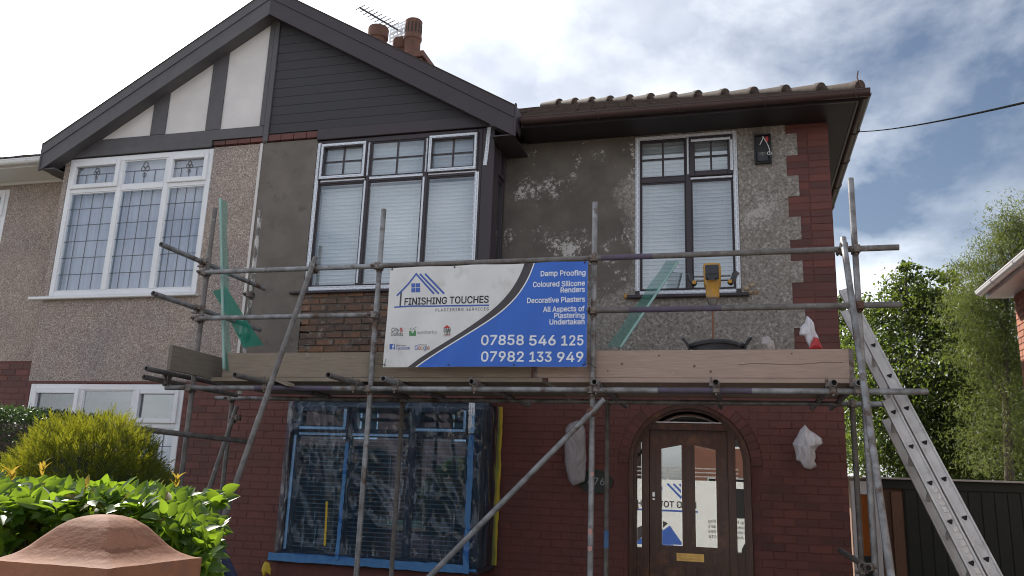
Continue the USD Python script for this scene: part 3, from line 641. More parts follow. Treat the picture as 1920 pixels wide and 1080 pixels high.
# lump of old foam and broken brick beside the sill
m = MB()
for k in range(7):
    s_ = trimesh.creation.icosphere(1, 0.018 + 0.014 * rng.random()); s_.apply_scale((1.1, 0.6, 0.9)); s_.apply_translation((0.13 + 0.12 * rng.random(), W - 0.012, 3.87 + 0.10 * rng.random())); m.tm(s_)
obj('foam_lump', m, 'foam_cream', H, smooth=True)
m = MB(); m.box(-1.20, -1.14, W - 0.04, W + 0.01, 3.838, 3.885, 0.012); obj('foam_lump', m, 'mixer_yellow', H)

# lower bay window (under the polythene)
LX0, LX1 = -4.93, -2.77
tp = [('upright', X0 + 0.03, X0 + 0.062, 0.97, 2.22, -0.0005), ('level', -4.86, -4.27, 2.225, 2.250, 0.0035), ('level', -4.19, -3.51, 2.225, 2.250, 0.0035)]
for a0, a1 in ((-4.85, -4.275), (-3.425, -2.85)):
    tp += [('level', a0, a1, 2.288, 2.318, -0.0205), ('upright', a1 - 0.026, a1 + 0.004, 2.32, 2.52, -0.0205)]
win(H, 'front', G + 0.04, LX0, LX1, 0.88, 2.60, [-4.232, -3.468], 2.256, {0, 2}, 'dark_upvc', tp, bars=None)
m = MB(); m.box(LX1, BAYR, G + 0.02, G + 0.17, 0.88, 2.62, 0.006); obj('corner_post', m, 'dark_upvc', H)
m = MB(); m.box(-4.95, LX0, G + 0.05, G + 0.12, 0.88, 2.62); obj('jamb_strip', m, 'dark_upvc', H)
win(H, 'right', BAYR - 0.02, G + 0.17, W - 0.02, 0.88, 2.60, [], 2.256, {0}, 'dark_upvc', None, bars=None)
m = MB(); m.box(-5.04, BAYR + 0.04, G - 0.06, G + 0.05, 0.835, 0.878, 0.008); m.box(BAYR - 0.02, BAYR + 0.05, G + 0.051, W - 0.002, 0.835, 0.878, 0.008); obj('window_sill', m, 'dark_upvc', H)
for a0, a1 in ((-4.86, -4.27), (-4.20, -3.50), (-3.44, -2.84)):
    blind(H, 'front', G + 0.15, a0 - 0.02, a1 + 0.02, 0.92, 2.22, 0.047, -0.18, m='slat_white')

# gable: boards, trims
B = 8.40
Rl, Rh = at(965, 197, B), at(556, 0, B)
sR = (Rh[2] - Rl[2]) / (Rh[0] - Rl[0])
Ll, Lh = at(83, 270, B), at(478, 0, B)
sL = (Lh[2] - Ll[2]) / (Lh[0] - Ll[0])
APX = ((Ll[2] - sL * Ll[0]) - (Rl[2] - sR * Rl[0])) / (sR - sL); APZ = Rl[2] + sR * (APX - Rl[0])
topR = lambda x: APZ + sR * (x - APX)
topL = lambda x: APZ + sL * (x - APX)
gable_r = Polygon([(PARTY, 5.97), (-2.62, 5.97), (-2.62, topR(-2.62) - 0.10), (max(APX, PARTY), APZ - 0.1), (PARTY, (topL if PARTY < APX else topR)(PARTY) - 0.10)])
m = MB(); m.prism(gable_r, G + 0.02, G + 0.15); gb = obj('gable_wall', m, 'grey_paint', H)
z = 5.985; k = 0
while z < APZ - 0.3:
    p = sbox(PARTY + 0.075, z, -2.62, z + 0.125).intersection(gable_r)
    if not p.is_empty and p.area > 0.002:
        m = MB(); m.prism(p.buffer(-0.0012, join_style=2), G + 0.002 + 0.0, G + 0.0195)
        lip = sbox(PARTY + 0.075, z, -2.62, z + 0.1205).intersection(gable_r); m.prism(lip.buffer(-0.0013, join_style=2), G - 0.001, G + 0.0018)
        obj('cladding_board', m, 'cladding', gb)
    z += 0.125
m = MB(); m.box(PARTY, PARTY + 0.072, G - 0.022, G + 0.018, 5.86, topR(PARTY) - 0.36, 0.004); obj('trim_board', m, 'grey_paint', H)
m = MB(); m.box(-4.96, BAYR, G - 0.03, G + 0.1, 5.835, 5.983, 0.006); m.box(BAYR - 0.1, BAYR + 0.012, G + 0.101, W - 0.001, 5.835, 5.983); obj('trim_board', m, 'dark_upvc', H)
m = MB()
for k in range(4):
    m.box(PARTY + 0.08 + k * 0.18, PARTY + 0.08 + k * 0.18 + 0.174, G - 0.012, G + 0.1, 5.872, 5.967, 0.004)
obj('brick_band', m, 'painted_brick', H)
def barge(parent, x_end, side, mt):
    top = topR if side > 0 else topL
    a, b = (APX + 0.001, x_end) if side > 0 else (x_end, APX - 0.001)
    for nm, d0, d1, y0 in (('verge_board', 0.0, 0.152, B - 0.012), ('barge_board', 0.155, 0.375, B)):
        p = Polygon([(a, top(a) - d0), (b, top(b) - d0), (b, top(b) - d1), (a, top(a) - d1)])
        m = MB(); m.prism(p, y0, B + 0.022); obj(nm, m, mt, parent)
    p = Polygon([(a, top(a) - 0.345), (b, top(b) - 0.345), (b, top(b) - 0.357), (a, top(a) - 0.357)])
    m = MB(); m.prism(p, B + 0.0225, G + 0.012); obj('soffit', m, mt, parent)
barge(H, Rl[0], 1, 'dark_upvc')
xe = Rl[0]
m = MB(); m.box(xe + 0.001, xe + 0.024, B - 0.014, B + 0.022, topR(xe) - 0.385, topR(xe) + 0.02, 0.004); m.box(xe + 0.001, xe + 0.02, B + 0.0221, 8.63, topR(xe) - 0.30, topR(xe) - 0.01); m.box(BAYR + 0.013, xe, B + 0.023, 9.09, topR(xe) - 0.36, topR(xe) - 0.345)
obj('box_end', m, 'dark_upvc', H)
# gable roof slope and main hipped roof, tile by tile where it shows
PITCH_R = 0.53; EZ = 5.905; EY = 8.57; EX = 1.385
m = MB()
q = np.array([[APX, B - 0.02, APZ + 0.002], [xe, B - 0.02, topR(xe) + 0.002], [xe, 8.72, topR(xe) + 0.002], [APX, 12.5, APZ + 0.002]])
m.add(np.vstack([q, q - [0, 0, 0.012]]), [[0, 3, 2, 1], [4, 5, 6, 7], [0, 1, 5, 4], [1, 2, 6, 5], [2, 3, 7, 6]])
S = 4.6
q = np.array([[xe - 0.3, EY, EZ], [EX, EY, EZ], [EX - S, EY + S, EZ + S * PITCH_R], [-8.5, EY + S, EZ + S * PITCH_R], [EX, EY + 2 * S, EZ], [-8.5, EY + 2 * S, EZ], [-5.7, EY, EZ]]) - [0, 0, 0.03]
m.add(q, [[6, 1, 2], [6, 2, 3], [1, 4, 2], [4, 5, 3], [4, 3, 2]])
rf = obj('roof', m, 'clay_tile', H)
m = MB(); tw, ex = 0.175, 0.105
for k in range(34):
    s0 = k * ex; s1 = s0 + ex + 0.03
    xa, xb = xe - 0.02 - s0, EX - s0
    n_ = int((xb - xa) / tw)
    for i in range(n_ + 1):
        a = xa + (i - 0.5 * (k % 2)) * tw; b = min(a + tw - 0.004, xb); a = max(a, xa)
        if b - a < 0.03: continue
        h0, h1 = 0.014 + rng.uniform(0, 0.010), 0.002
        e = rng.normal(0, 0.006)
        y0, y1 = EY + s0 + e, EY + s1; z0, z1 = EZ + s0 * PITCH_R + h0, EZ + s1 * PITCH_R + h1
        m.add([[a, y0, z0], [b, y0, z0], [b, y1, z1], [a, y1, z1], [a, y0, z0 - 0.013], [b, y0, z0 - 0.013]], [[0, 1, 2], [0, 2, 3], [4, 5, 1], [4, 1, 0]])
obj('roof_tiles', m, 'clay_tile', rf, kind='stuff')
hd = np.array([-1.0, 1.0, PITCH_R]); hl = np.linalg.norm(hd)
for k in range(13):
    t0 = 0.02 + k * 0.345; p = np.array([EX - 0.02, EY + 0.02, EZ + 0.02]) + hd * t0
    a, b = p + [0, 0, 0.015], p + hd * 0.40 + [0, 0, -0.012]
    m = MB(); m.tube([a, a + (b - a) * 0.10, a + (b - a) * 0.16, b], [0.082, 0.082, 0.068, 0.052], 14)
    obj('hip_tile', m, 'clay_tile', rf, smooth=35)
m = MB(); m.tube([(EX - 0.03, EY - 0.02, EZ + 0.02), (EX - 0.07, EY + 0.0, EZ + 0.14), (EX - 0.055, EY - 0.0, EZ + 0.22)], 0.007, 6); obj('hip_iron', m, 'rusty_steel', rf)
# eaves: fascia, soffit, gutters
m = MB(); m.box(xe + 0.03, EX - 0.06, 8.60, 8.622, 5.795, 5.90); m.box(EX - 0.082, EX - 0.06, 8.623, 17.2, 5.795, 5.90); obj('fascia', m, 'dark_upvc', H)
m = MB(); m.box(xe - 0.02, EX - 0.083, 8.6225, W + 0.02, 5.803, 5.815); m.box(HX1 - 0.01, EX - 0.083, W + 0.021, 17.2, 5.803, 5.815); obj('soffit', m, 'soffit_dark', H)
def gutter(parent, p, q, r, m_, n=10):
    p, q = np.asarray(p, float), np.asarray(q, float); d = (q - p) / np.linalg.norm(q - p); s_ = np.cross(d, UP3)
    mb = MB(); a = np.linspace(np.pi, 2 * np.pi, n)
    for rr, flip in ((r, False), (r - 0.004, True)):
        R0 = np.array([p + rr * (math.cos(t) * s_ + math.sin(t) * np.array(UP3)) for t in a]); R1 = R0 + (q - p)
        f = [[i, i + 1, n + i + 1, n + i] for i in range(n - 1)]
        mb.add(np.vstack([R0, R1]), [x[::-1] for x in f] if flip else f)
    for e in (p, q):
        ring = np.array([e + (r - 0.001) * (math.cos(t) * s_ + math.sin(t) * np.array(UP3)) for t in a]); mb.add(np.vstack([ring, e]), [[i, i + 1, n] for i in range(n - 1)])
        mb.add(np.vstack([ring + d * 0.002, e + d * 0.002]), [[i + 1, i, n] for i in range(n - 1)])
    for sg in (-1, 1):
        mb.bar(p + sg * s_ * r, q + sg * s_ * r, 0.009, 0.012)
    L = np.linalg.norm(q - p)
    for t in np.arange(0.9, L, 0.9):
        c = p + d * t; ring = [c + (r + 0.004) * (math.cos(u) * s_ + math.sin(u) * np.array(UP3)) for u in a]; mb.tube(ring, 0.007, 5)
    return obj('gutter', mb, m_, parent, smooth=40)
gutter(H, (xe + 0.05, 8.535, 5.872), (EX + 0.035, 8.535, 5.872), 0.062, 'brown_gutter')
gutter(H, (EX + 0.0, 8.60, 5.872), (EX + 0.0, 17.0, 5.872), 0.062, 'brown_gutter')
m = MB(); m.tube([(1.11, 12.5, 0), (1.11, 12.5, 5.5), (1.38, 12.5, 5.8)], 0.034, 10); obj('downpipe', m, 'brown_gutter', H, smooth=40)
# front door in its arched wooden frame
inner = unary_union([Point(DOORX, SPRING).buffer(DOORR - 0.075, 48), sbox(DOORX - DOORR + 0.075, 0.1, DOORX + DOORR - 0.075, SPRING)])
full = unary_union([Point(DOORX, SPRING).buffer(DOORR - 0.004, 48), sbox(DOORX - DOORR + 0.004, 0.1, DOORX + DOORR - 0.004, SPRING)])
DY = W + 0.05
DL, DR = -0.925, -0.105
posts = unary_union([sbox(DL - 0.075, 0.1, DL, 2.60), sbox(DR, 0.1, DR + 0.075, 2.60), sbox(DL, 2.385, DR, 2.455)]).intersection(full)
m = MB(); m.prism(full.difference(inner), DY - 0.045, DY + 0.09); m.prism(full.difference(inner.buffer(0.03)), DY - 0.075, DY - 0.0455); m.prism(posts.intersection(inner.buffer(-0.0005)), DY - 0.03, DY + 0.085)
m.prism(sbox(DOORX - DOORR + 0.076, 0.1, DL - 0.076, 1.15).intersection(inner), DY - 0.01, DY + 0.05); m.prism(sbox(DR + 0.076, 0.1, DOORX + DOORR - 0.076, 1.15).intersection(inner), DY - 0.01, DY + 0.05)
df = obj('door_frame', m, 'door_wood', H)
fan = Polygon([p for p in inner.buffer(-0.03).exterior.coords]).intersection(sbox(DL + 0.004, 2.457, DR - 0.004, 2.8))
m = MB(); m.prism(fan.difference(fan.buffer(-0.018)), DY - 0.012, DY + 0.03); obj('fanlight_bead', m, 'door_wood', df)
m = MB(); m.box(DL + 0.03, DR - 0.03, DY - 0.02, DY - 0.013, 2.462, 2.474); obj('fanlight_trim', m, 'chrome', df)
m = MB(); m.prism(fan.buffer(-0.016), DY + 0.008, DY + 0.014); obj('pane', m, 'door_glass', df)
for a, b in ((DOORX - DOORR + 0.078, DL - 0.077), (DR + 0.077, DOORX + DOORR - 0.078)):
    p = sbox(a, 1.152, b, 2.3).intersection(inner.buffer(-0.003)); m = MB(); m.prism(p, DY + 0.010, DY + 0.016); obj('pane', m, 'door_glass', df)
leafp = sbox(DL + 0.004, 0.16, DR - 0.004, 2.382)
gl = Polygon([(-0.808, 1.18), (-0.570, 1.18), (-0.570, 2.245), (-0.808, 2.195)]); gr = Polygon([(-0.458, 1.18), (-0.217, 1.18), (-0.217, 2.195), (-0.458, 2.245)])
pl, pr = sbox(-0.80, 0.32, -0.57, 1.0), sbox(-0.455, 0.32, -0.225, 1.0)
m = MB(); m.prism(leafp.difference(unary_union([gl, gr, pl.buffer(-0.012, join_style=2), pr.buffer(-0.012, join_style=2)])), DY, DY + 0.045)
for q in (gl, gr, pl, pr):
    m.prism(q.buffer(0.016, join_style=2).difference(q.buffer(-0.012, join_style=2)), DY - 0.014, DY - 0.0005)
for q in (pl, pr):
    m.prism(q.buffer(-0.0125, join_style=2), DY + 0.012, DY + 0.040); m.prism(q.buffer(-0.06, join_style=2), DY + 0.002, DY + 0.0115)
dr = obj('door', m, 'door_wood', H, label='dark brown wooden door with two tall glazed panels')
for i, q in enumerate((gl, gr)):
    m = MB(); m.prism(q.buffer(-0.002, join_style=2), DY + 0.012, DY + 0.018)
    v, f = m.mesh(); v = v.copy(); v[:, 1] += (v[:, 0] - q.centroid.x) * (0.012 if i else -0.010); obj('pane', (v, f), 'door_glass', dr)
    m = MB(); m.prism(q.buffer(-0.002, join_style=2).difference(q.buffer(-0.022, join_style=2)), DY + 0.004, DY + 0.0105); obj('bevelled_edge', m, 'door_glass', dr)
m = MB(); m.prism(sbox(-0.645, 1.045, -0.366, 1.122).difference(sbox(-0.612, 1.062, -0.399, 1.105)), DY - 0.012, DY - 0.0005); m.box(-0.611, -0.400, DY - 0.006, DY - 0.001, 1.063, 1.104); m.box(-0.605, -0.406, DY - 0.010, DY - 0.0061, 1.072, 1.096, 0.002); obj('letterbox', m, 'brass', dr)
m = MB(); m.box(-0.895, -0.862, DY - 0.010, DY, 1.68, 1.732, 0.004); m.box(-0.893, -0.864, DY - 0.008, DY, 1.645, 1.668, 0.003); obj('lock', m, 'chrome', dr)
# curtain swags inside the door
for cx in (-0.69, -0.335):
    a = np.linspace(0, 1, 13); v, f = [], []
    for i, t in enumerate(a):
        dip = 0.10 * (1 - (2 * t - 1) ** 2) + 0.03
        for j in range(5):
            v.append([cx - 0.125 + 0.25 * t, W + 0.16 + 0.012 * math.sin(j * 2.5), 2.25 - dip * j / 4])
    for i in range(12):
        for j in range(4):
            k = i * 5 + j; f.append([k, k + 1, k + 6, k + 5])
    m = MB(); m.add(v, f); m.add(np.array(v) + [0, 0.004, 0], [x[::-1] for x in f]); obj('curtain', m, 'pink_paint', H, smooth=True)

# ================================================================== the neighbour's half
N = thing('semi_detached_house', 'left half of the pair: pebbledash, white leaded windows, white gable panels between dark timbers', 'house', (-8.5, 9.1, 0))
NL, NX = -8.76, -12.6
m = MB()
m.box(NL, PARTY - 0.004, G, G + 0.25, 2.825, 3.90); m.box(-6.44, PARTY - 0.004, G, G + 0.25, 3.9005, 5.86); m.box(NL, -8.685, G, G + 0.25, 3.9005, 5.86)
m.box(NL, NL + 0.25, G + 0.2505, W + 0.2, 2.825, 5.86)
m.prism(sbox(NX, 3.16, NL - 0.001, 5.84).difference(sbox(-11.42, 3.95, -10.19, 5.70)), W, W + 0.25)
pb = obj('pebbledash_wall', m, 'pebbledash', N)
m = MB(); m.box(PARTY - 0.025, PARTY + 0.012, G - 0.012, G - 0.0065, 2.87, 5.86); obj('render_bead', m, 'white_render', N)
# lower brickwork
m = MB(); m.box(NL, -8.715, G, G + 0.25, 0, 2.8245); m.box(-6.425, PARTY - 0.004, G, G + 0.25, 0, 2.8245); m.box(-8.715, -6.425, G, G + 0.25, 0, 0.88); m.box(-8.715, -6.425, G, G + 0.25, 2.795, 2.8245)
m.box(NX, NL - 0.001, W, W + 0.25, 0, 3.1595); m.box(NX, NX + 0.25, W + 0.26, 17, 0, 5.8); m.box(NL, NL + 0.25, G + 0.2505, W + 0.2, 0, 2.8245)
nb = obj('brick_wall', m, 'painted_joint', N)
for r in courses(-6.425, PARTY - 0.004, 0.9, 2.82):
    obj('brick', brick_mesh(r, G), 'painted_brick', nb)
for r in courses(-10.3, NL - 0.1, 1.9, 3.155):
    obj('brick', brick_mesh(r, W), 'painted_brick', nb)
m = MB()
m.box(NX, HX0, 16.9, 17.0, 0, 5.8); m.box(NX, HX0, 13.0, 13.1, 0, 5.7)
for zf in (0.15, 2.74):
    m.box(NX + 0.26, PARTY - 0.06, W + 0.26, 16.9, zf - 0.1, zf)
m.box(NX + 0.26, PARTY - 0.06, W + 0.3, 16.9, 5.75, 5.80); m.box(-8.68, PARTY, G + 0.25, G + 0.3, 5.86, 6.2)
obj('interior_wall', m, 'interior_wall', N)
win(N, 'front', G, -8.68, -6.445, 3.925, 5.85, [-7.84, -7.11], 5.395, {0, 2}, 'white_upvc', None, bars='lead', fw=0.075, lower_bars=(4, 6), label='white leaded bay window upstairs')
m = MB(); m.box(-8.93, -6.40, G - 0.075, G + 0.02, 3.882, 3.922, 0.008); obj('window_sill', m, 'white_upvc', N)
win(N, 'front', G, -8.71, -6.43, 0.90, 2.79, [-7.925, -7.125], 2.30, {0, 2}, 'white_upvc', None, bars=None, fw=0.075, lower_bars=(4, 6), label='white leaded bay window downstairs')
m = MB(); m.box(-8.93, -6.40, G - 0.075, G + 0.02, 0.86, 0.898, 0.008); obj('window_sill', m, 'white_upvc', N)
win(N, 'front', W, -11.42, -10.19, 3.95, 5.70, [-10.8], 5.27, {1}, 'white_upvc', None, bars='lead', fw=0.075, lower_bars=(3, 5))
def curtain(parent, y, u0, u1, z0, z1, amp=0.016, wl=0.11, m_='net_curtain'):
    nx = int((u1 - u0) / 0.012); us = np.linspace(u0, u1, nx); ph = np.cumsum(rng.uniform(0.6, 1.4, nx)) * (0.012 / wl) * 2 * np.pi
    am = amp * (0.55 + 0.45 * np.sin(np.cumsum(rng.uniform(0, 0.12, nx))))
    v = []
    for zz, k in ((z0, 1.0), (0.5 * (z0 + z1), 0.8), (z1, 0.5)):
        v.append(np.stack([us, y + am * np.sin(ph) * k, np.full(nx, zz)], 1))
    v = np.vstack(v); f = []
    for j in range(2):
        for i in range(nx - 1):
            a = j * nx + i; f.append([a, a + 1, a + nx + 1, a + nx])
    mb = MB(); mb.add(v, f); mb.add(v + [0, 0.003, 0], [x[::-1] for x in f])
    return obj('net_curtain', mb, m_, parent, smooth=True)
curtain(N, G + 0.12, -8.62, -7.86, 3.95, 5.36); curtain(N, G + 0.12, -7.83, -7.13, 3.95, 5.36); curtain(N, G + 0.12, -7.10, -6.50, 3.95, 5.36)
curtain(N, G + 0.125, -8.62, -6.50, 5.37, 5.82)
curtain(N, G + 0.12, -8.62, -6.50, 0.95, 2.26); curtain(N, W + 0.17, -11.3, -10.25, 4.0, 5.66)
# gable half: white panels, dark timbers
gp = Polygon([(-8.72, 5.90), (PARTY - 0.002, 5.90), (PARTY - 0.002, topL(PARTY) - 0.10), (-8.72, topL(-8.72) - 0.10)])
m = MB(); m.prism(gp, G + 0.02, G + 0.15); gw = obj('gable_wall', m, 'grey_paint', N)
tb = [(-7.45, -7.225), (-6.605, -6.385), (PARTY - 0.068, PARTY - 0.003)]
xs = [-8.75] + [x for t in tb for x in t]
for a, b in ((-8.70, -7.45), (-7.225, -6.605), (-6.385, PARTY - 0.068)):
    p = sbox(a - 0.01, 6.09, b + 0.01, 9).intersection(gp); m = MB(); m.prism(p, G + 0.0, G + 0.0195); obj('white_panel', m, 'gable_white', gw)
for a, b in tb:
    p = sbox(a, 6.105, b, 9).intersection(gp); m = MB(); m.prism(p, G - 0.018, G - 0.0005); obj('timber', m, 'grey_paint', gw)
m = MB(); m.box(-8.74, PARTY - 0.003, G - 0.02, G - 0.0005, 5.955, 6.10, 0.003); m.box(-8.76, -6.47, G - 0.03, G + 0.019, 5.862, 5.9545, 0.003); obj('timber', m, 'grey_paint', gw)
for k in range(4):
    m = MB(); x = -6.46 + k * 0.182; m.box(x, x + 0.176, G - 0.008, G + 0.05, 5.87, 5.945, 0.004); obj('brick', m, 'painted_brick', nb)
barge(N, Ll[0], -1, 'grey_paint')
xl = Ll[0]
m = MB(); m.box(xl - 0.024, xl - 0.001, B - 0.014, B + 0.022, topL(xl) - 0.385, topL(xl) + 0.015, 0.004); m.box(xl - 0.02, xl - 0.001, B + 0.0221, 8.6, topL(xl) - 0.3, topL(xl) - 0.01); m.box(xl, NL - 0.002, B + 0.023, 9.09, topL(xl) - 0.36, topL(xl) - 0.345); m.box(xl - 0.02, xl - 0.003, 8.601, 9.09, topL(xl) - 0.36, topL(xl) - 0.05)
obj('box_end', m, 'grey_paint', N)
m = MB()
q = np.array([[APX, B - 0.02, APZ + 0.002], [xl, B - 0.02, topL(xl) + 0.002], [xl, 8.72, topL(xl) + 0.002], [APX, 12.5, APZ + 0.002]])
m.add(np.vstack([q, q - [0, 0, 0.012]]), [[0, 1, 2, 3], [7, 6, 5, 4], [0, 4, 5, 1], [1, 5, 6, 2], [2, 6, 7, 3]])
XL = NX - 0.33
q = np.array([[xl + 0.3, EY, EZ - 0.03], [XL, EY, EZ - 0.03], [XL + S, EY + S, EZ + S * PITCH_R - 0.03], [-5.7, EY + S, EZ + S * PITCH_R - 0.03], [XL, EY + 2 * S, EZ - 0.03], [-5.7, EY, EZ - 0.03]])
m.add(q, [[1, 3, 2], [1, 5, 3], [4, 1, 2]])
nrf = obj('roof', m, 'clay_tile', N)
m = MB()
for k in range(10):
    s0 = k * ex; a0 = xl + 0.02 + s0; x = a0 - 4.2
    while x < a0:
        b = min(x + tw - 0.004, a0); h0 = 0.014 + rng.uniform(0, 0.010); y0, y1 = EY + s0, EY + s0 + ex + 0.03; z0, z1 = EZ + s0 * PITCH_R + h0, EZ + (s0 + ex + 0.03) * PITCH_R + 0.002
        m.add([[x, y0, z0], [b, y0, z0], [b, y1, z1], [x, y1, z1], [x, y0, z0 - 0.013], [b, y0, z0 - 0.013]], [[0, 1, 2], [0, 2, 3], [4, 5, 1], [4, 1, 0]]); x += tw
obj('roof_tiles', m, 'clay_tile', nrf, kind='stuff')
m = MB(); m.box(XL + 0.05, xl - 0.03, 8.60, 8.622, 5.795, 5.90); obj('fascia', m, 'white_upvc', N)
m = MB(); m.box(XL + 0.05, xl + 0.02, 8.6225, W + 0.02, 5.803, 5.815); obj('soffit', m, 'white_upvc', N)
gutter(N, (XL, 8.535, 5.872), (xl - 0.05, 8.535, 5.872), 0.06, 'white_upvc')
m = MB(); m.box(XL + 0.3, NL, W - 0.02, W - 0.0005, 5.755, 5.80); obj('frieze_board', m, 'white_upvc', N)

# chimney on the shared ridge, aerial
CHM = thing('chimney', 'brick chimney stack with three clay pots rising behind the gable', 'chimney', (-6.05, 13, 7.6))
m = MB(); m.box(-6.75, -5.40, 12.75, 13.45, 7.6, 9.30, 0.01); m.box(-6.80, -5.35, 12.70, 13.50, 9.30, 9.42, 0.01); obj('stack', m, 'chimney_clay', CHM)
def pot(cx, y, r, z0, z1, fancy):
    prof = [(r * 1.05, z0), (r * 0.95, z0 + 0.1), (r * 0.9, z1 - 0.24), (r * 1.02, z1 - 0.22), (r * 1.05, z1 - 0.03), (r, z1), (r * 0.8, z1), (r * 0.8, z1 - 0.3)]
    if fancy: prof = [(r * 1.0, z0), (r * 0.92, z0 + 0.15), (r * 0.92, z1 - 0.42), (r * 1.04, z1 - 0.40), (r * 1.04, z1 - 0.34), (r * 0.97, z1 - 0.32), (r * 0.97, z1 - 0.06), (r, z1 - 0.02), (r * 0.9, z1), (r * 0.4, z1 + 0.02), (0.001, z1 + 0.02)]
    n = 28; a = np.arange(n) / n * 2 * np.pi; v = np.vstack([np.stack([cx + q[0] * np.cos(a), y + q[0] * np.sin(a), np.full(n, q[1])], 1) for q in prof]); f = []
    for j in range(len(prof) - 1):
        f += [[j * n + i, j * n + (i + 1) % n, (j + 1) * n + (i + 1) % n, (j + 1) * n + i] for i in range(n)]
    m = MB(); m.add(v, f); p = obj('chimney_pot', m, 'chimney_clay', CHM, smooth=40)
    if fancy:
        for k in range(14):
            t = 2 * np.pi * k / 14; c = np.array([cx + r * 0.972 * math.cos(t), y + r * 0.972 * math.sin(t), 0]); dd = np.array([-math.sin(t), math.cos(t), 0]) * 0.012
            mm = MB(); mm.bar(c - dd + [0, 0, z1 - 0.19], c + dd + [0, 0, z1 - 0.19], 0.006, 0.20); obj('vent_slot', mm, 'dark_hole', p)
pot(-6.43, 13.0, 0.19, 9.41, 10.15, False); pot(-5.71, 13.0, 0.165, 9.41, 10.22, True); pot(-6.02, 13.25, 0.19, 9.41, 9.98, False)
AE = thing('tv_aerial', 'thin stick television aerial with white slotted reflector beside the chimney pots', 'aerial', (-5.88, 12.6, 9.3))
za = 10.30
tip, ref = at(674, 14, Z=za), at(742, 54, Z=za)
d = (ref - tip) / np.linalg.norm(ref - tip); cr_ = np.cross(d, UP3)
m = MB(); m.tube([tip, ref + d * 0.18], 0.017, 8); obj('boom', m, 'lead', AE)
for k in range(9):
    c = tip + (ref - tip) * (0.02 + 0.108 * k) + [0, 0, 0.012]; L = 0.13 + 0.008 * k
    m = MB(); m.tube([c - cr_ * L, c + cr_ * L], 0.010, 6); obj('element', m, 'lead', AE)
for sg in (-1, 1):
    m = MB(); c = ref + d * 0.06 + np.array([0, 0, sg * 0.088 - 0.02])
    fr_ = Polygon([(-0.24, -0.085), (0.24, -0.085), (0.24, 0.085), (-0.24, 0.085)])
    for k in range(4):
        for r_ in (-0.04, 0.04):
            fr_ = fr_.difference(sbox(-0.205 + k * 0.105, r_ - 0.018, -0.13 + k * 0.105, r_ + 0.018))
    t = trimesh.creation.extrude_polygon(fr_, 0.006, engine='earcut'); v = np.array(t.vertices)
    m.add(c + v[:, :1] * cr_ + v[:, 1:2] * (np.array(UP3) + d * 0.12 * sg) + v[:, 2:] * d, t.faces); obj('reflector', m, 'white_upvc', AE)
mp_ = ref + d * 0.16
m = MB(); m.tube([mp_ + [0, 0, 0.05], [mp_[0], mp_[1], 8.9]], 0.017, 8); obj('mast', m, 'galvanised', AE)
m = MB(); m.tube([mp_ + [0.03, -0.03, -0.02], [mp_[0] + 0.04, mp_[1] - 0.03, 8.95]], 0.006, 6); obj('cable', m, 'wire_white', AE)

# overhead line
m = MB(); a, b = at(1606, 247, 9.6), at(1990, 176, 3.2)
pts = [a + (b - a) * t - np.array([0, 0, 0.035 * 4 * t * (1 - t)]) for t in np.linspace(0, 1, 24)]
m.tube(pts, 0.0055, 6); obj('overhead_cable', m, 'cable_black', label='thin black overhead cable running from the eaves to the right', cat='cable')

# old alarm box back
AB = thing('alarm_box', 'open black alarm box on the wall right of the small upper window', 'alarm box', (0.36, W, 5.4))
a0, a1 = at(1413, 256, W), at(1447, 308, W)
m = MB(); x0, x1, z0, z1 = a0[0], a1[0], a1[2], a0[2]
m.box(x0, x1, W - 0.022, W - 0.015, z0, z1, 0.003)
for q in ((x0, x0 + 0.014, z0, z1), (x1 - 0.014, x1, z0, z1), (x0 + 0.0141, x1 - 0.0141, z0, z0 + 0.014), (x0 + 0.0141, x1 - 0.0141, z1 - 0.014, z1)):
    m.box(q[0], q[1], W - 0.065, W - 0.0221, q[2], q[3], 0.003)
obj('casing', m, 'black_plastic', AB)
m = MB(); m.box(x0 + 0.03, x1 - 0.035, W - 0.045, W - 0.0225, z0 + 0.03, z0 + 0.14, 0.004); obj('circuit_cover', m, 'dusty_black', AB)
m = MB(); m.box(x1 - 0.06, x1 - 0.028, W - 0.045, W - 0.0225, z1 - 0.09, z1 - 0.03, 0.004); obj('terminal', m, 'alarm_red', AB)
m = MB(); t = np.linspace(0, 1, 30); cx, cz = (x0 + x1) / 2, z1 - 0.13
pts = [(cx - 0.03 + 0.10 * s + 0.012 * math.sin(9 * s), W - 0.06 - 0.03 * math.sin(3 * s), cz + 0.10 * math.sin(3.6 * s) - 0.09 * s * s) for s in t] + [(cx + 0.07 + 0.025 * math.sin(u), W - 0.06, cz - 0.11 - 0.02 * math.cos(u)) for u in np.linspace(0, 6.0, 14)]
m.tube(pts, 0.0045, 6); obj('wire', m, 'wire_white', AB)

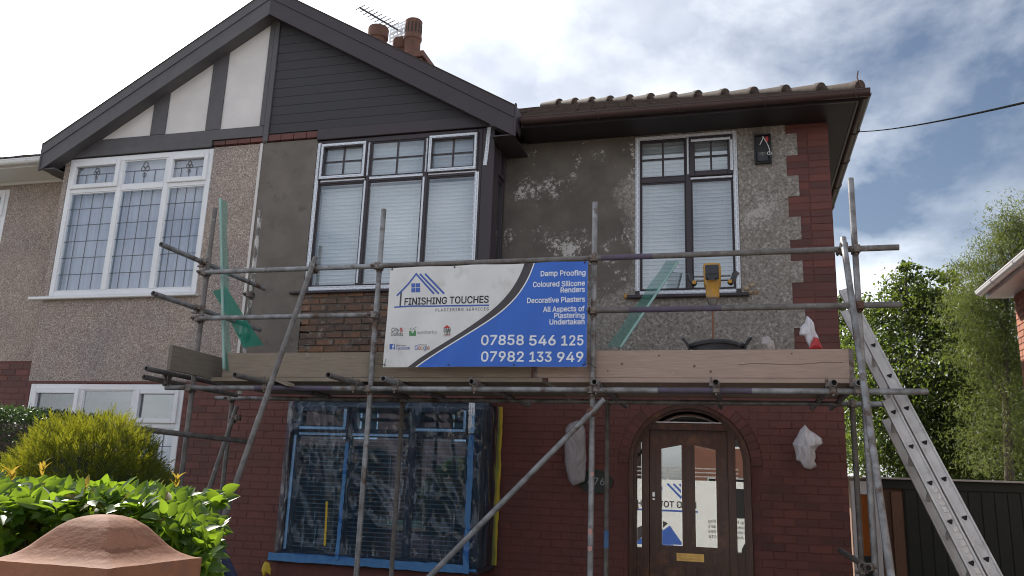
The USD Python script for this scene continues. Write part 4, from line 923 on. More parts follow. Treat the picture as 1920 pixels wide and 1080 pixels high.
# lamps wrapped in plastic bags, number plaque
def bag(name, label, px_poly, y, mt, puff, seed, lump=9.0):
    P = Polygon([(at(x, yy, y)[0], at(x, yy, y)[2]) for x, yy in px_poly]).buffer(0)
    n = 34; mi, mj, ma, mb_ = P.bounds; c = P.centroid
    v, f = [], []
    bnd = P.exterior; K = 72; rings = 20
    for sgn in (-1, 1):
        base = len(v)
        for j in range(rings + 1):
            t = j / rings
            for k in range(K):
                p = bnd.interpolate(k / K, normalized=True); x = c.x + (p.x - c.x) * t; z = c.y + (p.y - c.y) * t
                h = puff * max(0, 1 - t * t) ** 0.6; q1 = np.array([x * lump + z * 2, sgn * 3.1 + seed, z * lump * 0.7]); nz = meshkit.fbm(q1 * 0.55, 2, seed); n2 = (1 - abs(2 * meshkit.noise(np.array([x * lump * 3.2 + 1.5 * math.sin(z * 14), sgn + seed, z * lump * 0.35]), seed + 3) - 1)) ** 2
                v.append([x + 0.006 * (n2 - .4), y + sgn * h * (0.55 + 0.55 * nz + 0.28 * n2), z])
        for j in range(rings):
            for k in range(K):
                a, b = base + j * K + k, base + j * K + (k + 1) % K
                q = [a, b, b + K, a + K]; f.append(q if sgn > 0 else q[::-1])
    m = MB(); m.add(v, f)
    return obj(name, m, mt, smooth=True, label=label, cat='plastic bag')
bag('bagged_lamp', 'white plastic bag wrapped round the wall lamp right of the arched door', [(1509, 796), (1517, 806), (1527, 812), (1541, 822), (1543, 832), (1533, 838), (1528, 846), (1530, 856), (1526, 866), (1531, 874), (1520, 880), (1508, 877), (1500, 866), (1492, 862), (1492, 850), (1486, 832), (1494, 818), (1500, 806)], W - 0.17, 'bag_white', 0.10, 4, 16)
bag('bagged_lamp', 'long grey plastic bag hung over the wall lamp left of the door', [(1082, 788), (1092, 794), (1097, 806), (1098, 830), (1099, 862), (1097, 902), (1074, 911), (1066, 900), (1059, 870), (1058, 835), (1060, 803), (1068, 794)], W - 0.15, 'bag_grey', 0.075, 9, 9)
HN = thing('house_number_sign', 'dark oval house number plaque left of the door behind the pole', 'sign', (-1.6, W, 1.75))
cxy = at(1117, 903, W)
P = Point(0, 0).buffer(1, 32); from shapely import affinity
P = affinity.translate(affinity.scale(P, 0.185, 0.125), cxy[0], cxy[2])
m = MB(); m.prism(P, W - 0.02, W - 0.0062); m.prism(P.difference(P.buffer(-0.012)), W - 0.026, W - 0.0201); obj('plaque', m, 'sign_green', HN)
def text(s, x0, x1, z, y, mt, parent, name='lettering', bold=False, anchor='w', height=None, dep=0.0008, warp=None, squeeze=True, flip=False):
    """Lettering on a wall facing -y, its baseline at z, from x0 to x1."""
    t = meshkit.text_mesh(s, 1.0, 1.0, bold); v = np.array(t.vertices); b0, b1 = v[:, 0].min(), v[:, 0].max()
    k = (x1 - x0) / (b1 - b0); hz = k if height is None else height
    V = np.stack([x0 + (v[:, 0] - b0) * k, y - dep * v[:, 2], z + v[:, 1] * hz], 1)
    if flip:
        V[:, 0] = x0 + x1 - V[:, 0]; V[:, 1] = 2 * y - V[:, 1]
    if warp is not None: V[:, 1] += warp(V[:, 0], V[:, 2])
    F = np.array(t.faces)[:, ::-1]
    F = F if not flip else F
    m = MB(); m.add(V, F); return obj(name, m, mt, parent)
text('676', cxy[0] - 0.085, cxy[0] + 0.10, cxy[2] - 0.035, W - 0.0202, 'print_grey', HN, dep=0.002)

# ================================================================== scaffold
SC = thing('scaffold', 'galvanised tube and clamp scaffold standing across the front of both houses', 'scaffold', (-2, 6.9, 0))
FY, IY, R_ = 6.9, 8.1, 0.0242
def tube(name, p, q, m_='galvanised', label=None, r=R_):
    m = MB(); m.pipe(p, q, r); return obj(name, m, m_, SC, smooth=35, label=label)
def coupler(c, d1, d2, m_='coupler_steel', off=0.027):
    """Two clamp halves round tubes running along d1 and d2, with their bolts."""
    c = np.asarray(c, float); d1 = np.asarray(d1, float) / np.linalg.norm(d1); d2 = np.asarray(d2, float) / np.linalg.norm(d2)
    nrm = np.cross(d1, d2); nrm /= np.linalg.norm(nrm)
    m = MB()
    for d, o, s in ((d1, -1, 1), (d2, 1, -1)):
        cc = c + nrm * off * o
        u, w, _ = basis(d); a = np.linspace(0, 2 * np.pi, 15)
        for rr in (0.034,):
            ring = []
            for e in (-0.029, 0.029):
                ring.append(np.array([cc + d * e + rr * (math.cos(t) * u + math.sin(t) * w) for t in a[:-1]]))
            rin = [q_ + (cc + d * e - q_) * 0.28 for q_, e in zip(ring, (-0.029, 0.029))]
            n = 14; v = np.vstack([ring[0], ring[1], rin[0], rin[1]]); f = []
            for k in range(n):
                j = (k + 1) % n
                f += [[k, j, n + j, n + k], [2 * n + j, 2 * n + k, 3 * n + k, 3 * n + j], [j, k, 2 * n + k, 2 * n + j], [n + k, n + j, 3 * n + j, 3 * n + k]]
            m.add(v, f)
        side = np.cross(d, nrm)
        b = cc + side * 0.040 * s
        m.bar(b - nrm * 0.019, b + nrm * 0.019, 0.044, 0.026, 0.003, up=side)
        m.tube([b - nrm * 0.040, b + nrm * 0.056], 0.008, 8)
        m.tube([b + nrm * 0.022, b + nrm * 0.042], 0.015, 6)
    m.bar(c - nrm * 0.012, c + nrm * 0.012, 0.05, 0.05, 0.004, up=d1)
    return obj('coupler', m, m_, SC, smooth=30)
XD, YD, ZD = np.eye(3)
SX = [-5.07, -3.205, -1.17, 0.958]
STY = FY + 0.001
tops = [4.38, 4.265, 4.22, 4.31]
for x, zt in zip(SX, tops):
    tube('standard', (x, STY, 0), (x, STY, zt), 'galvanised_dark' if x < -5 else 'galvanised')
# dabs of old paint on the middle pole
for zz, hgt in ((1.405, 0.055), (1.275, 0.05), (1.86, 0.035)):
    m = MB(); a = np.linspace(-1.9 if hgt > 0.04 else -1.0, -0.2 if hgt > 0.04 else 0.2, 9); ph = SX[2]
    v = [(ph + 0.0247 * math.sin(t + 0.9), STY - 0.0247 * math.cos(t + 0.9), zz + e * hgt * rng.uniform(0.6, 1)) for e in (-0.5, 0.5) for t in a]; m.add(v, [[i, i + 1, i + 10, i + 9] for i in range(8)])
    obj('paint_mark', m, 'pink_paint', SC)
LY = FY - 0.0515
ledgers = [(3.69, -5.10, -3.15, 'galvanised'), (3.69, -3.15, 1.275, 'galvanised_dark'), (3.225, -5.06, -3.17, 'galvanised'), (3.225, -1.14, 1.262, 'galvanised_dark'), (2.546, -5.33, 1.40, 'galvanised')]
for z, a, b, m_ in ledgers:
    tube('ledger', (a, LY, z), (b, LY, z), m_)
for z, a, b in ((2.546, -0.62, 0.12), (3.225, -0.86, -0.10), (3.69, -1.10, -0.66), (2.546, -4.35, -3.55)):
    m = MB(); m.tube([(a, LY, z), (b, LY, z)], 0.0246, 16, cap=False); obj('paint_mark', m, 'purple_paint', SC, smooth=True, label='length of tube smeared with dark purple paint')
for x in SX:
    for z in (3.69, 2.546) + ((3.225,) if x != SX[1] else (3.225,)):
        coupler((x, FY - 0.0255, z), XD, ZD, 'rusty_steel' if (x > 0 and z == 3.225) else 'coupler_steel')
# inner row
for x, zt in ((-5.44, 2.60), (-3.394, 2.60), (-1.228, 2.60), (1.02, 2.62)):
    tube('standard', (x, IY + 0.03, 0), (x, IY + 0.03, zt), 'galvanised_dark')
m = MB(); m.tube([(-1.228, IY + 0.03, 1.20), (-1.228, IY + 0.03, 1.36)], 0.0246, 16, cap=False); obj('paint_mark', m, 'blue_paint', SC, smooth=True)
tube('ledger', (-5.62, IY - 0.022, 2.575), (1.29, IY - 0.022, 2.575), 'galvanised')
for x in (-5.44, -3.394, -1.228, 1.02):
    coupler((x, IY + 0.004, 2.575), XD, ZD)
# cross tubes under the boards, open ends to the front
TZ = 2.546 + 0.0515
for pxx, pyy, zz in ((440, 703, TZ), (615, 703, TZ), (718, 710, TZ), (895, 720, TZ), (1122, 722, TZ), (1343, 722, TZ), (1560, 722, TZ), (1606, 722, TZ)):
    e = at(pxx, pyy, Z=zz); x = e[0]; y0 = min(e[1], 6.72)
    tube('transom', (x, y0, zz), (x, 8.42 if x < -2.7 else 8.75, zz), 'galvanised_dark' if pxx < 700 else 'galvanised')
    coupler((x, LY, 2.572), XD, YD)
for pxx, pyy in ((274, 691), (270, 707)):
    X_ = -5.30 if pyy < 700 else -5.36
    e = at(pxx, pyy, X=X_); tube('transom', e, (X_ + 0.12, 7.9, e[2] - 0.02), 'galvanised_dark')
coupler((-5.33, LY, 2.62), XD, YD)
# returns at the left end
for pa, pb, X_ in (((302, 458), (477, 532), -5.135), ((287, 550), (560, 668), -5.135)):
    p, q = at(*pa, X=X_), at(*pb, X=X_); q = p + (q - p) * ((8.05 - p[1]) / (q[1] - p[1])) if q[1] > p[1] else q
    q[2] = p[2]; tube('guard_rail', p, q, 'galvanised'); coupler((X_ + 0.03, FY + 0.0, p[2]), ZD, YD)
m = MB(); p = at(488, 395, 7.9); tube('standard', (p[0], 7.9, 2.60), (p[0], 7.9, p[2]), 'whitewash_steel', label='tube splashed with white render')
for z in (3.70, 3.235, 2.93):
    coupler((p[0] + 0.01, 7.87, z), XD, ZD)
a, b = at(250, 803, 6.0), at(470, 829, 7.6); tube('guard_rail', a, b, 'galvanised_dark')
# rakers and brace
a = np.array([-3.845, FY - 0.07, 3.79]); b = at(405, 1012, X=-3.86); b = a + (b - a) * (a[2] / (a[2] - b[2])); tube('raker', a, b, 'galvanised_dark')
coupler((a[0], LY - 0.02, 3.69), XD, (b - a)); 
a = np.array([0.862, FY - 0.08, 3.775]); b = at(1668, 1062, X=0.875); b = a + (b - a) * (a[2] / (a[2] - b[2])); tube('raker', a, b, 'galvanised')
coupler((a[0], LY - 0.02, 3.69), XD, (b - a))
a, b = at(1133, 748, FY - 0.08), at(800, 1086, FY - 0.10); b = b + (b - a) * 0.5; tube('brace', a, b, 'galvanised')
coupler((SX[2], FY - 0.045, at(1112, 772, FY)[2]), ZD, (b - a), 'rusty_steel')
a, b = at(444, 762, 7.62), at(396, 905, 7.45); b = a + (b - a) * (a[2] / (a[2] - b[2])); tube('raker', a, b, 'galvanised_dark'); coupler(a - [0, 0, 0.12], ZD, YD)
# short cross tube end low at the right
a, b = at(1628, 1065, 6.8), at(1575, 1032, 8.0); tube('transom', a, b, 'galvanised_dark'); coupler(a + [0, 0.1, 0], ZD, YD)

# boards of the platform: each rests on the cross tubes
BZ = TZ + 0.0245
names = ['front', 'second from the front', 'middle', 'second from the wall', 'wall side']
for i in range(5):
    for (x0, x1, dz), sd in (((-4.95, -1.62, 0.0), 'left'), ((-1.60, 0.93, 0.0), 'right')):
        y0 = 6.945 + i * 0.232
        m = MB(); m.box(x0 + rng.uniform(-.04, .04), x1, y0, y0 + 0.224, BZ + dz, BZ + dz + 0.038, 0.003)
        obj('scaffold_board', m, 'board_grey' if sd == 'left' else 'board_pale', label=f'{names[i]} weathered board lying under the {sd} toe board of the platform', cat='scaffold board', group='boards of the scaffold platform')
TBZ = BZ + 0.0385
m = MB(); m.box(-4.80, -1.72, 6.955, 6.992, TBZ + 0.002, TBZ + 0.236, 0.003); obj('toe_board', m, 'board_grey', label='long greyish toe board on edge, left of and behind the banner', cat='toe board')
m = MB(); m.box(-1.70, 0.905, 6.955, 6.992, TBZ + 0.002, TBZ + 0.236, 0.003)
tb_ = obj('toe_board', m, 'board_pale', label='long pinkish toe board on edge, right of the banner', cat='toe board')
for xe_ in (-1.697, 0.868):
    m = MB(); m.box(xe_, xe_ + 0.034, 6.9525, 6.9545, TBZ + 0.003, TBZ + 0.235); m.box(xe_, xe_ + 0.034, 6.9525, 6.9935, TBZ + 0.2362, TBZ + 0.2382); obj('end_band', m, 'coupler_steel', tb_)
m = MB(); pts = [(0.02 + t * 0.82, 6.9545, TBZ + 0.112 + 0.006 * math.sin(9 * t) + 0.012 * t) for t in np.linspace(0, 0.98, 20)]; m.tube(pts, 0.0016, 4); obj('crack', m, 'dark_hole', tb_)
for x, z, r in ((-0.93, 0.12, 0.011), (-0.33, 0.10, 0.012), (-0.62, 0.19, 0.009), (0.44, 0.20, 0.008), (-1.05, 0.06, 0.008), (-0.20, 0.055, 0.012)):
    m = MB(); m.tube([(x, 6.9552, TBZ + z), (x, 6.9535, TBZ + z)], [r, r * 0.9], 12); obj('knot', m, 'brown_timber', tb_)
X_ = -5.02; a, b = at(322, 640, X=X_), at(424, 663, X=X_)
m = MB(); m.box(X_ - 0.019, X_ + 0.019, a[1], b[1] + 0.05, TBZ + 0.002, TBZ + 0.232, 0.003); obj('toe_board', m, 'board_cross', label='short dark toe board across the left end of the platform', cat='toe board')
m = MB(); a, b = at(505, 706, 7.1), at(545, 722, 6.75); m.bar(a, b, 0.07, 0.025, 0.002); obj('timber_offcut', m, 'board_grey', label='small timber offcut poking out under the left end of the platform', cat='offcut')

# ================================================================== the banner
BY = 6.805
bl, br_, bt, bb = -3.055, -1.208, 3.655, 2.735
def warp(x, z):
    x, z = np.asarray(x, float), np.asarray(z, float)
    u, w = (x - bl) / (br_ - bl), (z - bb) / (bt - bb)
    return 0.012 * np.sin(u * 9.0 + w * 2.0) * (1 - w * 0.4) + 0.011 * np.cos(u * 2 * math.pi * 3 + 0.4) * w ** 2 + 0.004 * np.sin(u * 31 - w * 9) - 0.012 * np.sin(math.pi * u) * (1 - w) 
BN = thing('banner', 'white and blue plastering services banner tied to the scaffold rails', 'banner', ((bl + br_) / 2, BY, bb))
def sheet(poly, dep, mt, name='panel', step=0.02):
    """A flat printed area of the banner, following its waves."""
    mi, mj, ma, mb_ = poly.bounds; m = MB()
    xs = np.arange(mi, ma + step, step)
    for a, b in zip(xs[:-1], xs[1:]):
        for zz_ in np.arange(mj, mb_, 0.03):
          p = poly.intersection(sbox(a, zz_, min(b, ma), min(zz_ + 0.03, mb_)))
          for g_ in getattr(p, 'geoms', [p]):
            if g_.geom_type != 'Polygon' or g_.area < 1e-8: continue
            vv, ff = trimesh.creation.triangulate_polygon(g_, engine='earcut')
            vv = np.array(vv); m.add(np.stack([vv[:, 0], BY - dep + warp(vv[:, 0], vv[:, 1]), vv[:, 1]], 1), np.array(ff)[:, ::-1])
    return obj(name, m, mt, BN, smooth=True)
nx, nz = 90, 40
xs, zs = np.meshgrid(np.linspace(bl, br_, nx), np.linspace(bb, bt, nz), indexing='ij')
sag = 0.006 * np.abs(np.sin((xs - bl) / (br_ - bl) * np.pi * 3)) * ((zs - bb) / (bt - bb)) ** 6
V = np.stack([xs, BY + warp(xs, zs), zs - sag * 0], -1).reshape(-1, 3); idx = np.arange(nx * nz).reshape(nx, nz)
f = np.stack([idx[:-1, :-1], idx[1:, :-1], idx[1:, 1:], idx[:-1, 1:]], -1).reshape(-1, 4)
m = MB(); m.add(V, f); m.add(V + [0, 0.0008, 0], f[:, ::-1]); obj('sheet', m, 'banner_white', BN, smooth=True)
PXZ = lambda x, y: tuple(at(x, y, BY)[[0, 2]])
curve = [PXZ(*p) for p in ((1003, 488), (996, 506), (985, 530), (968, 555), (940, 584), (900, 613), (860, 638), (815, 664), (781, 688), (775, 692))]
def spl(c):
    from scipy.interpolate import splprep, splev
    c = np.array(c); tck, _ = splprep(c.T, s=0.00002); return np.array(splev(np.linspace(0, 1, 50), tck)).T
cv = spl(curve); rect = sbox(bl + 0.0005, bb + 0.0005, br_ - 0.0005, bt - 0.0005)
blue = Polygon(list(map(tuple, cv)) + [(br_ + 1, bb - 0.2), (br_ + 1, bt + 0.2), (cv[0][0], bt + 0.2)]).buffer(0).intersection(rect)
dk = Polygon(list(map(tuple, cv)) + [(p[0] - (0.088 if i < 12 else 0.088 - 0.02 * (i - 12) / 38) , p[1] + 0.008) for i, p in list(enumerate(cv))[::-1]]).buffer(0).intersection(rect)
band = LineString(cv).buffer(0.0055).intersection(rect)
sheet(dk, 0.0010, 'banner_dark', 'dark_swoosh'); sheet(blue, 0.0006, 'banner_blue', 'blue_field'); sheet(band, 0.0016, 'print_white', 'white_line', 0.01)
def btext(s, x0, x1, y, mt, bold=False, hpx=None, dep=0.0016, x_is_right=True):
    a, b = at(x0, y, BY), at(x1, y, BY); hz = None
    if hpx:
        t = at(x0, y - hpx, BY); hz = (t[2] - a[2])
    z = (at(x0, y, BY)[2] + at(x1, y, BY)[2]) / 2
    return text(s, a[0], b[0], z, BY - dep, mt, BN, bold=bold, height=hz, dep=0.0006, warp=warp)
btext('FINISHING TOUCHES', 758, 917, 570, 'print_black', True, 12.5)
btext('P L A S T E R I N G   S E R V I C E S', 817, 917, 583.5, 'print_black', False, 5.5)
for s, x0, x1, y, h in (('Damp Proofing', 1014, 1098, 517, 9.5), ('Coloured Silicone', 999, 1097, 537, 9.5), ('Renders', 1051, 1097, 548, 9.5), ('Decorative Plasters', 988, 1097, 567, 9.5), ('All Aspects of', 1018, 1096, 584, 9.5), ('Plastering', 1039, 1096, 596, 9.5), ('Undertaken', 1030, 1096, 608, 9.5)):
    btext(s, x0, x1, y, 'print_white', True, h)
for s, x0, x1, y in (('07858', 903, 982, 647), ('546', 992, 1042, 647), ('125', 1052, 1094, 647), ('07982', 903, 982, 678), ('133', 992.5, 1034, 678), ('949', 1044, 1094, 678)):
    btext(s, x0, x1, y, 'print_white', True, 18)
# house emblem
def stroke(pts, w, mt, name='emblem_line'):
    c = LineString([PXZ(*p) for p in pts]).buffer(w, cap_style=2, join_style=2); return sheet(c, 0.0012, mt, name, 0.03)
stroke([(743, 554), (757, 541), (766, 532), (781, 514), (814, 551)], 0.0085, 'logo_blue')
stroke([(788, 514), (823, 551)], 0.0085, 'logo_blue'); stroke([(798, 514), (833, 551)], 0.0085, 'logo_blue')
stroke([(738, 575.5), (770, 574), (845, 574), (918, 573)], 0.007, 'logo_blue'); stroke([(751.5, 546), (749.5, 574)], 0.008, 'banner_dark')
for cx in (775.5, 784.5):
    for cz in (535.5, 544.5):
        sheet(Polygon([PXZ(cx - 4, cz - 4), PXZ(cx + 4, cz - 4), PXZ(cx + 4, cz + 4), PXZ(cx - 4, cz + 4)]), 0.0012, 'logo_blue', 'emblem_window', 0.05)
# small partner marks
btext('City', 733.5, 748, 621.5, 'print_black', False, 7); btext('&', 749, 755, 621.5, 'print_red', True, 7); btext('Guilds', 732.5, 755, 629.5, 'print_black', False, 7)
sheet(Polygon([PXZ(766.5, 620), PXZ(770, 620), PXZ(773, 625), PXZ(776, 620), PXZ(779.5, 619.5), PXZ(779.5, 629.5), PXZ(766.5, 629.5)]), 0.0012, 'print_green', 'leaf_mark', 0.05)
for x, y in ((769, 616), (772, 618), (775, 616), (777, 618), (779, 614)):
    sheet(Polygon([PXZ(x - .9, y - .9), PXZ(x + .9, y - .9), PXZ(x + .9, y + .9), PXZ(x - .9, y + .9)]), 0.0012, 'print_green', 'leaf_mark', 0.05)
btext('wetherby', 781.5, 820, 626, 'print_grey', False, 6.5)
sheet(Polygon([PXZ(832, 615.5), PXZ(839, 609.5), PXZ(845.5, 615.5)]), 0.0012, 'print_red', 'roof_mark', 0.05)
btext('PAM', 832.5, 845, 621.5, 'print_black', True, 5.5); btext('TIES', 832.5, 845, 627.5, 'print_black', True, 5.5); btext('LIMITED', 832.5, 845, 630.5, 'print_red', False, 2.2)
sheet(Polygon([PXZ(730.5, 645), PXZ(740, 645), PXZ(740, 655), PXZ(730, 655)]), 0.0012, 'logo_blue', 'square_mark', 0.05); btext('f', 734.5, 738.5, 655, 'print_white', True, 8.5, 0.0020)
btext('Find us on', 742.5, 760, 648.5, 'print_black', False, 2.6); btext('Facebook', 742.5, 768, 655, 'logo_blue', False, 5.8)
btext('Find us on', 784, 800, 647.5, 'print_black', False, 2.2)
gx = 777.0
for ch, w_, mt in (('G', 7.2, 'logo_blue'), ('o', 5, 'print_red'), ('o', 5, 'print_yellow'), ('g', 5, 'logo_blue'), ('l', 1.8, 'print_green'), ('e', 5, 'print_red')):
    btext(ch, gx, gx + w_ - 0.5, 656, mt, False, 8.5); gx += w_
# eyelets and ties
for u, top in ((0.01, 1), (0.34, 1), (0.70, 1), (0.985, 1), (0.01, 0), (0.34, 0), (0.66, 0), (0.985, 0)):
    x, z = bl + u * (br_ - bl), (bt - 0.012 if top else bb + 0.016); y = BY + float(warp(x, z)) - 0.0018
    m = MB(); a = np.linspace(0, 2 * np.pi, 13); m.tube([(x + 0.007 * math.cos(t), y, z + 0.007 * math.sin(t)) for t in a], 0.0025, 5); obj('eyelet', m, 'banner_dark', BN)
    if top:
        m = MB(); m.tube([(x, y - 0.003, z - 0.004), (x, LY - R_ - 0.003, 3.67), (x + 0.004, LY, 3.69 + R_ + 0.003), (x, LY + R_ + 0.003, 3.68), (x, BY + 0.006, z)], 0.0028, 5); obj('tie', m, 'black_plastic', BN)
for x, z, q in ((bl + 0.015, bb + 0.02, (SX[1] + 0.026, FY - 0.01, bb + 0.03)), (br_ - 0.02, bb + 0.02, (SX[2] + 0.03, FY - 0.02, bb + 0.0))):
    m = MB(); m.tube([(x, BY - 0.004, z), ((x + q[0]) / 2, BY - 0.002, z + 0.01), q], 0.003, 5); m.tube([(x, BY - 0.005, z), (x + 0.02, BY - 0.02, z + 0.055)], 0.0022, 5); obj('tie', m, 'black_plastic', BN)

# ================================================================== things on the platform
# green mesh beads and strip
def bead(label, p, q, wing, mt_wing, grp=None):
    p, q = np.asarray(p, float), np.asarray(q, float)
    t = thing('mesh_bead', label, 'mesh bead', p)
    m = MB(); m.bar(p, q, 0.022, 0.022, 0.002, up=(0, 1, 0)); obj('nosing', m, 'pale_green_mesh_solid', t)
    n = 30; v = []
    for i in range(n + 1):
        a = p + (q - p) * i / n; v += [a, a + np.asarray(wing, float) * (1 + 0.04 * math.sin(i * 0.7)) + np.array([0, 0.01 * math.sin(i * 0.5), 0])]
    f = [[2 * i, 2 * i + 1, 2 * i + 3, 2 * i + 2] for i in range(n)]
    m = MB(); m.add(v, f); obj('mesh_wing', m, mt_wing, t, smooth=True); return t
mat('pale_green_mesh_solid', (0.33, 0.50, 0.45), (0.27, 0.45, 0.40), 6, 0.5)
bead('thin pale green mesh bead standing upright at the left end of the platform', at(420, 692, 6.93), at(413, 372, 6.98), (0.060, 0.03, -0.03), 'pale_green_mesh')
bead('pale green mesh bead leaning across the small upper window', at(1163, 652, 7.6), at(1272, 489, 8.85), (-0.13, 0.04, 0.02), 'pale_green_mesh')
pl_ = [at(*p, y) for p, y in (((398, 546), 7.75), ((420, 536), 7.75), ((497, 648), 7.35), ((456, 652), 7.35))]
v, f = [], []
for i in range(25):
    t = i / 24; a, b = pl_[0] + (pl_[3] - pl_[0]) * t, pl_[1] + (pl_[2] - pl_[1]) * t
    for j in range(5):
        s = j / 4; v.append(a + (b - a) * s + np.array([0, 0.03 * math.sin(3 * t + 2 * s), 0.0]))
for i in range(24):
    for j in range(4):
        k = i * 5 + j; f.append([k, k + 1, k + 6, k + 5])
m = MB(); m.add(v, f); obj('mesh_strip', m, 'green_mesh', smooth=True, label='bright green strip of plastering mesh behind the left scaffold rails', cat='mesh strip')

# mixing tub and mixer
TBC = np.array([-0.155, 7.42, TBZ])
TU = thing('mixing_tub', 'round black plaster splashed mixing tub behind the right toe board', 'tub', TBC)
prof = [(0.001, 0.004), (0.17, 0.004), (0.185, 0.03), (0.222, 0.345), (0.238, 0.352), (0.236, 0.338), (0.240, 0.330), (0.246, 0.350), (0.236, 0.364), (0.214, 0.360), (0.178, 0.03), (0.001, 0.02)]
n = 40; a = np.arange(n) / n * 2 * np.pi; SQ = 1.0
v = np.vstack([np.stack([TBC[0] + r * np.cos(a), TBC[1] + r * np.sin(a) * SQ, np.full(n, TBC[2] + z) + (0.006 * np.sin(a * 3) if z > 0.3 else 0)], 1) for r, z in prof]); f = []
for j in range(len(prof) - 1):
    f += [[j * n + i, j * n + (i + 1) % n, (j + 1) * n + (i + 1) % n, (j + 1) * n + i] for i in range(n)]
m = MB(); m.add(v, f); obj('bowl', m, 'dusty_black', TU, smooth=35)
m = MB(); m.tube([TBC + [0, 0, 0.24], TBC + [0, 0, 0.25]], [0.205, 0.20], 24); obj('mix', m, 'cement_render', TU)
for sg in (-1, 1):
    c = TBC + np.array([sg * 0.235, -0.03, 0.335])
    pts = [c + [0, -0.045, -0.05], c + [sg * 0.012, -0.045, 0.01], c + [sg * 0.045, -0.035, 0.065], c + [sg * 0.06, 0.0, 0.075], c + [sg * 0.045, 0.035, 0.065], c + [sg * 0.012, 0.045, 0.01], c + [0, 0.045, -0.05]]
    from scipy.interpolate import splprep, splev
    tck, _ = splprep(np.array(pts).T, s=0); cc = np.array(splev(np.linspace(0, 1, 26), tck)).T
    m = MB(); m.tube(cc, 0.0115, 8); obj('handle', m, 'dusty_black', TU, smooth=True)
MX = thing('paddle_mixer', 'yellow and black cordless paddle mixer standing in the mixing tub', 'paddle mixer', TBC + [0, 0, 0.05])
c0 = at(1336, 545, TBC[1]); cx = c0[0]; zt = at(1336, 496, TBC[1])[2]; zb = at(1336, 560, TBC[1])[2]; zg = at(1336, 574, TBC[1])[2]
m = MB()
def loftbox(rows):
    mm = MB(); n = 20; V = []
    for z, w, d, yo in rows:
        a = np.arange(n) / n * 2 * np.pi; e = 0.45
        V.append(np.stack([cx + w / 2 * np.sign(np.cos(a)) * np.abs(np.cos(a)) ** e, TBC[1] + yo + d / 2 * np.sign(np.sin(a)) * np.abs(np.sin(a)) ** e, np.full(n, z)], 1))
    v = np.vstack(V); f = []
    for j in range(len(rows) - 1):
        f += [[j * n + i, j * n + (i + 1) % n, (j + 1) * n + (i + 1) % n, (j + 1) * n + i] for i in range(n)]
    f3 = [[0, (i + 1) % n, i] for i in range(1, n - 1)]; k = (len(rows) - 1) * n; f3 += [[k, k + i, k + i + 1] for i in range(1, n - 1)]
    mm.add(v, f); mm.add(v, f3); return mm
obj('motor_body', loftbox([(zb, 0.105, 0.11, 0), (zb + 0.02, 0.118, 0.12, 0), (zb + 0.10, 0.122, 0.125, 0), (zb + 0.125, 0.150, 0.16, 0), (zt - 0.03, 0.158, 0.165, 0), (zt - 0.008, 0.145, 0.15, 0), (zt, 0.12, 0.12, 0)]), 'mixer_yellow', MX, smooth=40)
m = MB(); m.box(cx - 0.058, cx + 0.060, TBC[1] - 0.125, TBC[1] - 0.078, zt - 0.165, zt - 0.032, 0.010); m.box(cx - 0.03, cx + 0.03, TBC[1] - 0.128, TBC[1] - 0.1255, zt - 0.175, zt - 0.150, 0.001); m.box(cx - 0.054, cx + 0.056, TBC[1] - 0.131, TBC[1] - 0.1255, zt - 0.12, zt - 0.06, 0.002); obj('battery', m, 'dusty_black', MX)
obj('gearbox', loftbox([(zg, 0.06, 0.06, 0), (zg + 0.03, 0.085, 0.085, 0), (zb + 0.001, 0.095, 0.095, 0)]), 'dusty_metal', MX, smooth=40)
for sg in (-1, 1):
    for zz, dx in ((zt - 0.115, 0.16), (zt - 0.155, 0.14)):
        m = MB(); m.tube([(cx + sg * 0.07, TBC[1], zz + 0.004), (cx + sg * dx, TBC[1] - 0.02, zz)], 0.0075, 8); obj('handle_bar', m, 'dusty_metal', MX, smooth=True)
    m = MB(); gx_ = cx + sg * 0.185
    m.tube([(gx_ + sg * 0.018, TBC[1] + 0.03, zt - 0.085), (gx_ + sg * 0.012, TBC[1], zt - 0.10), (gx_, TBC[1] - 0.05, zt - 0.15), (gx_ - sg * 0.03, TBC[1] - 0.09, zt - 0.20)], [0.028, 0.026, 0.024, 0.026], 12); hg = obj('hand_grip', m, 'black_plastic', MX, smooth=40)
    m = MB(); m.tube([(gx_ + sg * 0.02, TBC[1] + 0.03, zt - 0.088), (gx_ + sg * 0.02, TBC[1] + 0.03, zt - 0.078)], 0.033, 14); obj('grip_cap', m, 'dusty_metal', hg, smooth=40)
    m = MB(); m.box(gx_ - sg * 0.03 - 0.016, gx_ - sg * 0.03 + 0.016, TBC[1] - 0.118, TBC[1] - 0.098, zt - 0.205, zt - 0.172, 0.005); obj('switch', m, 'mixer_yellow', hg)
m = MB(); m.tube([(cx, TBC[1], zg), (cx - 0.008, TBC[1], TBZ + 0.10)], 0.0085, 10); obj('mixing_rod', m, 'copper_rod', MX, smooth=True)
m = MB(); t = np.linspace(0, 4 * np.pi, 50); m.tube([(cx - 0.008 + 0.055 * math.cos(u), TBC[1] + 0.055 * math.sin(u), TBZ + 0.05 + 0.012 * u) for u in t], 0.006, 6); obj('whisk', m, 'copper_rod', MX, smooth=True)
m = MB(); q = at(1408, 646, 7.5); m.box(q[0] - 0.12, q[0] + 0.1, 7.40, 7.62, TBZ, TBZ + 0.285, 0.01); obj('bucket_crate', m, 'black_plastic', label='low dark plastic box on the platform right of the mixing tub', cat='box')
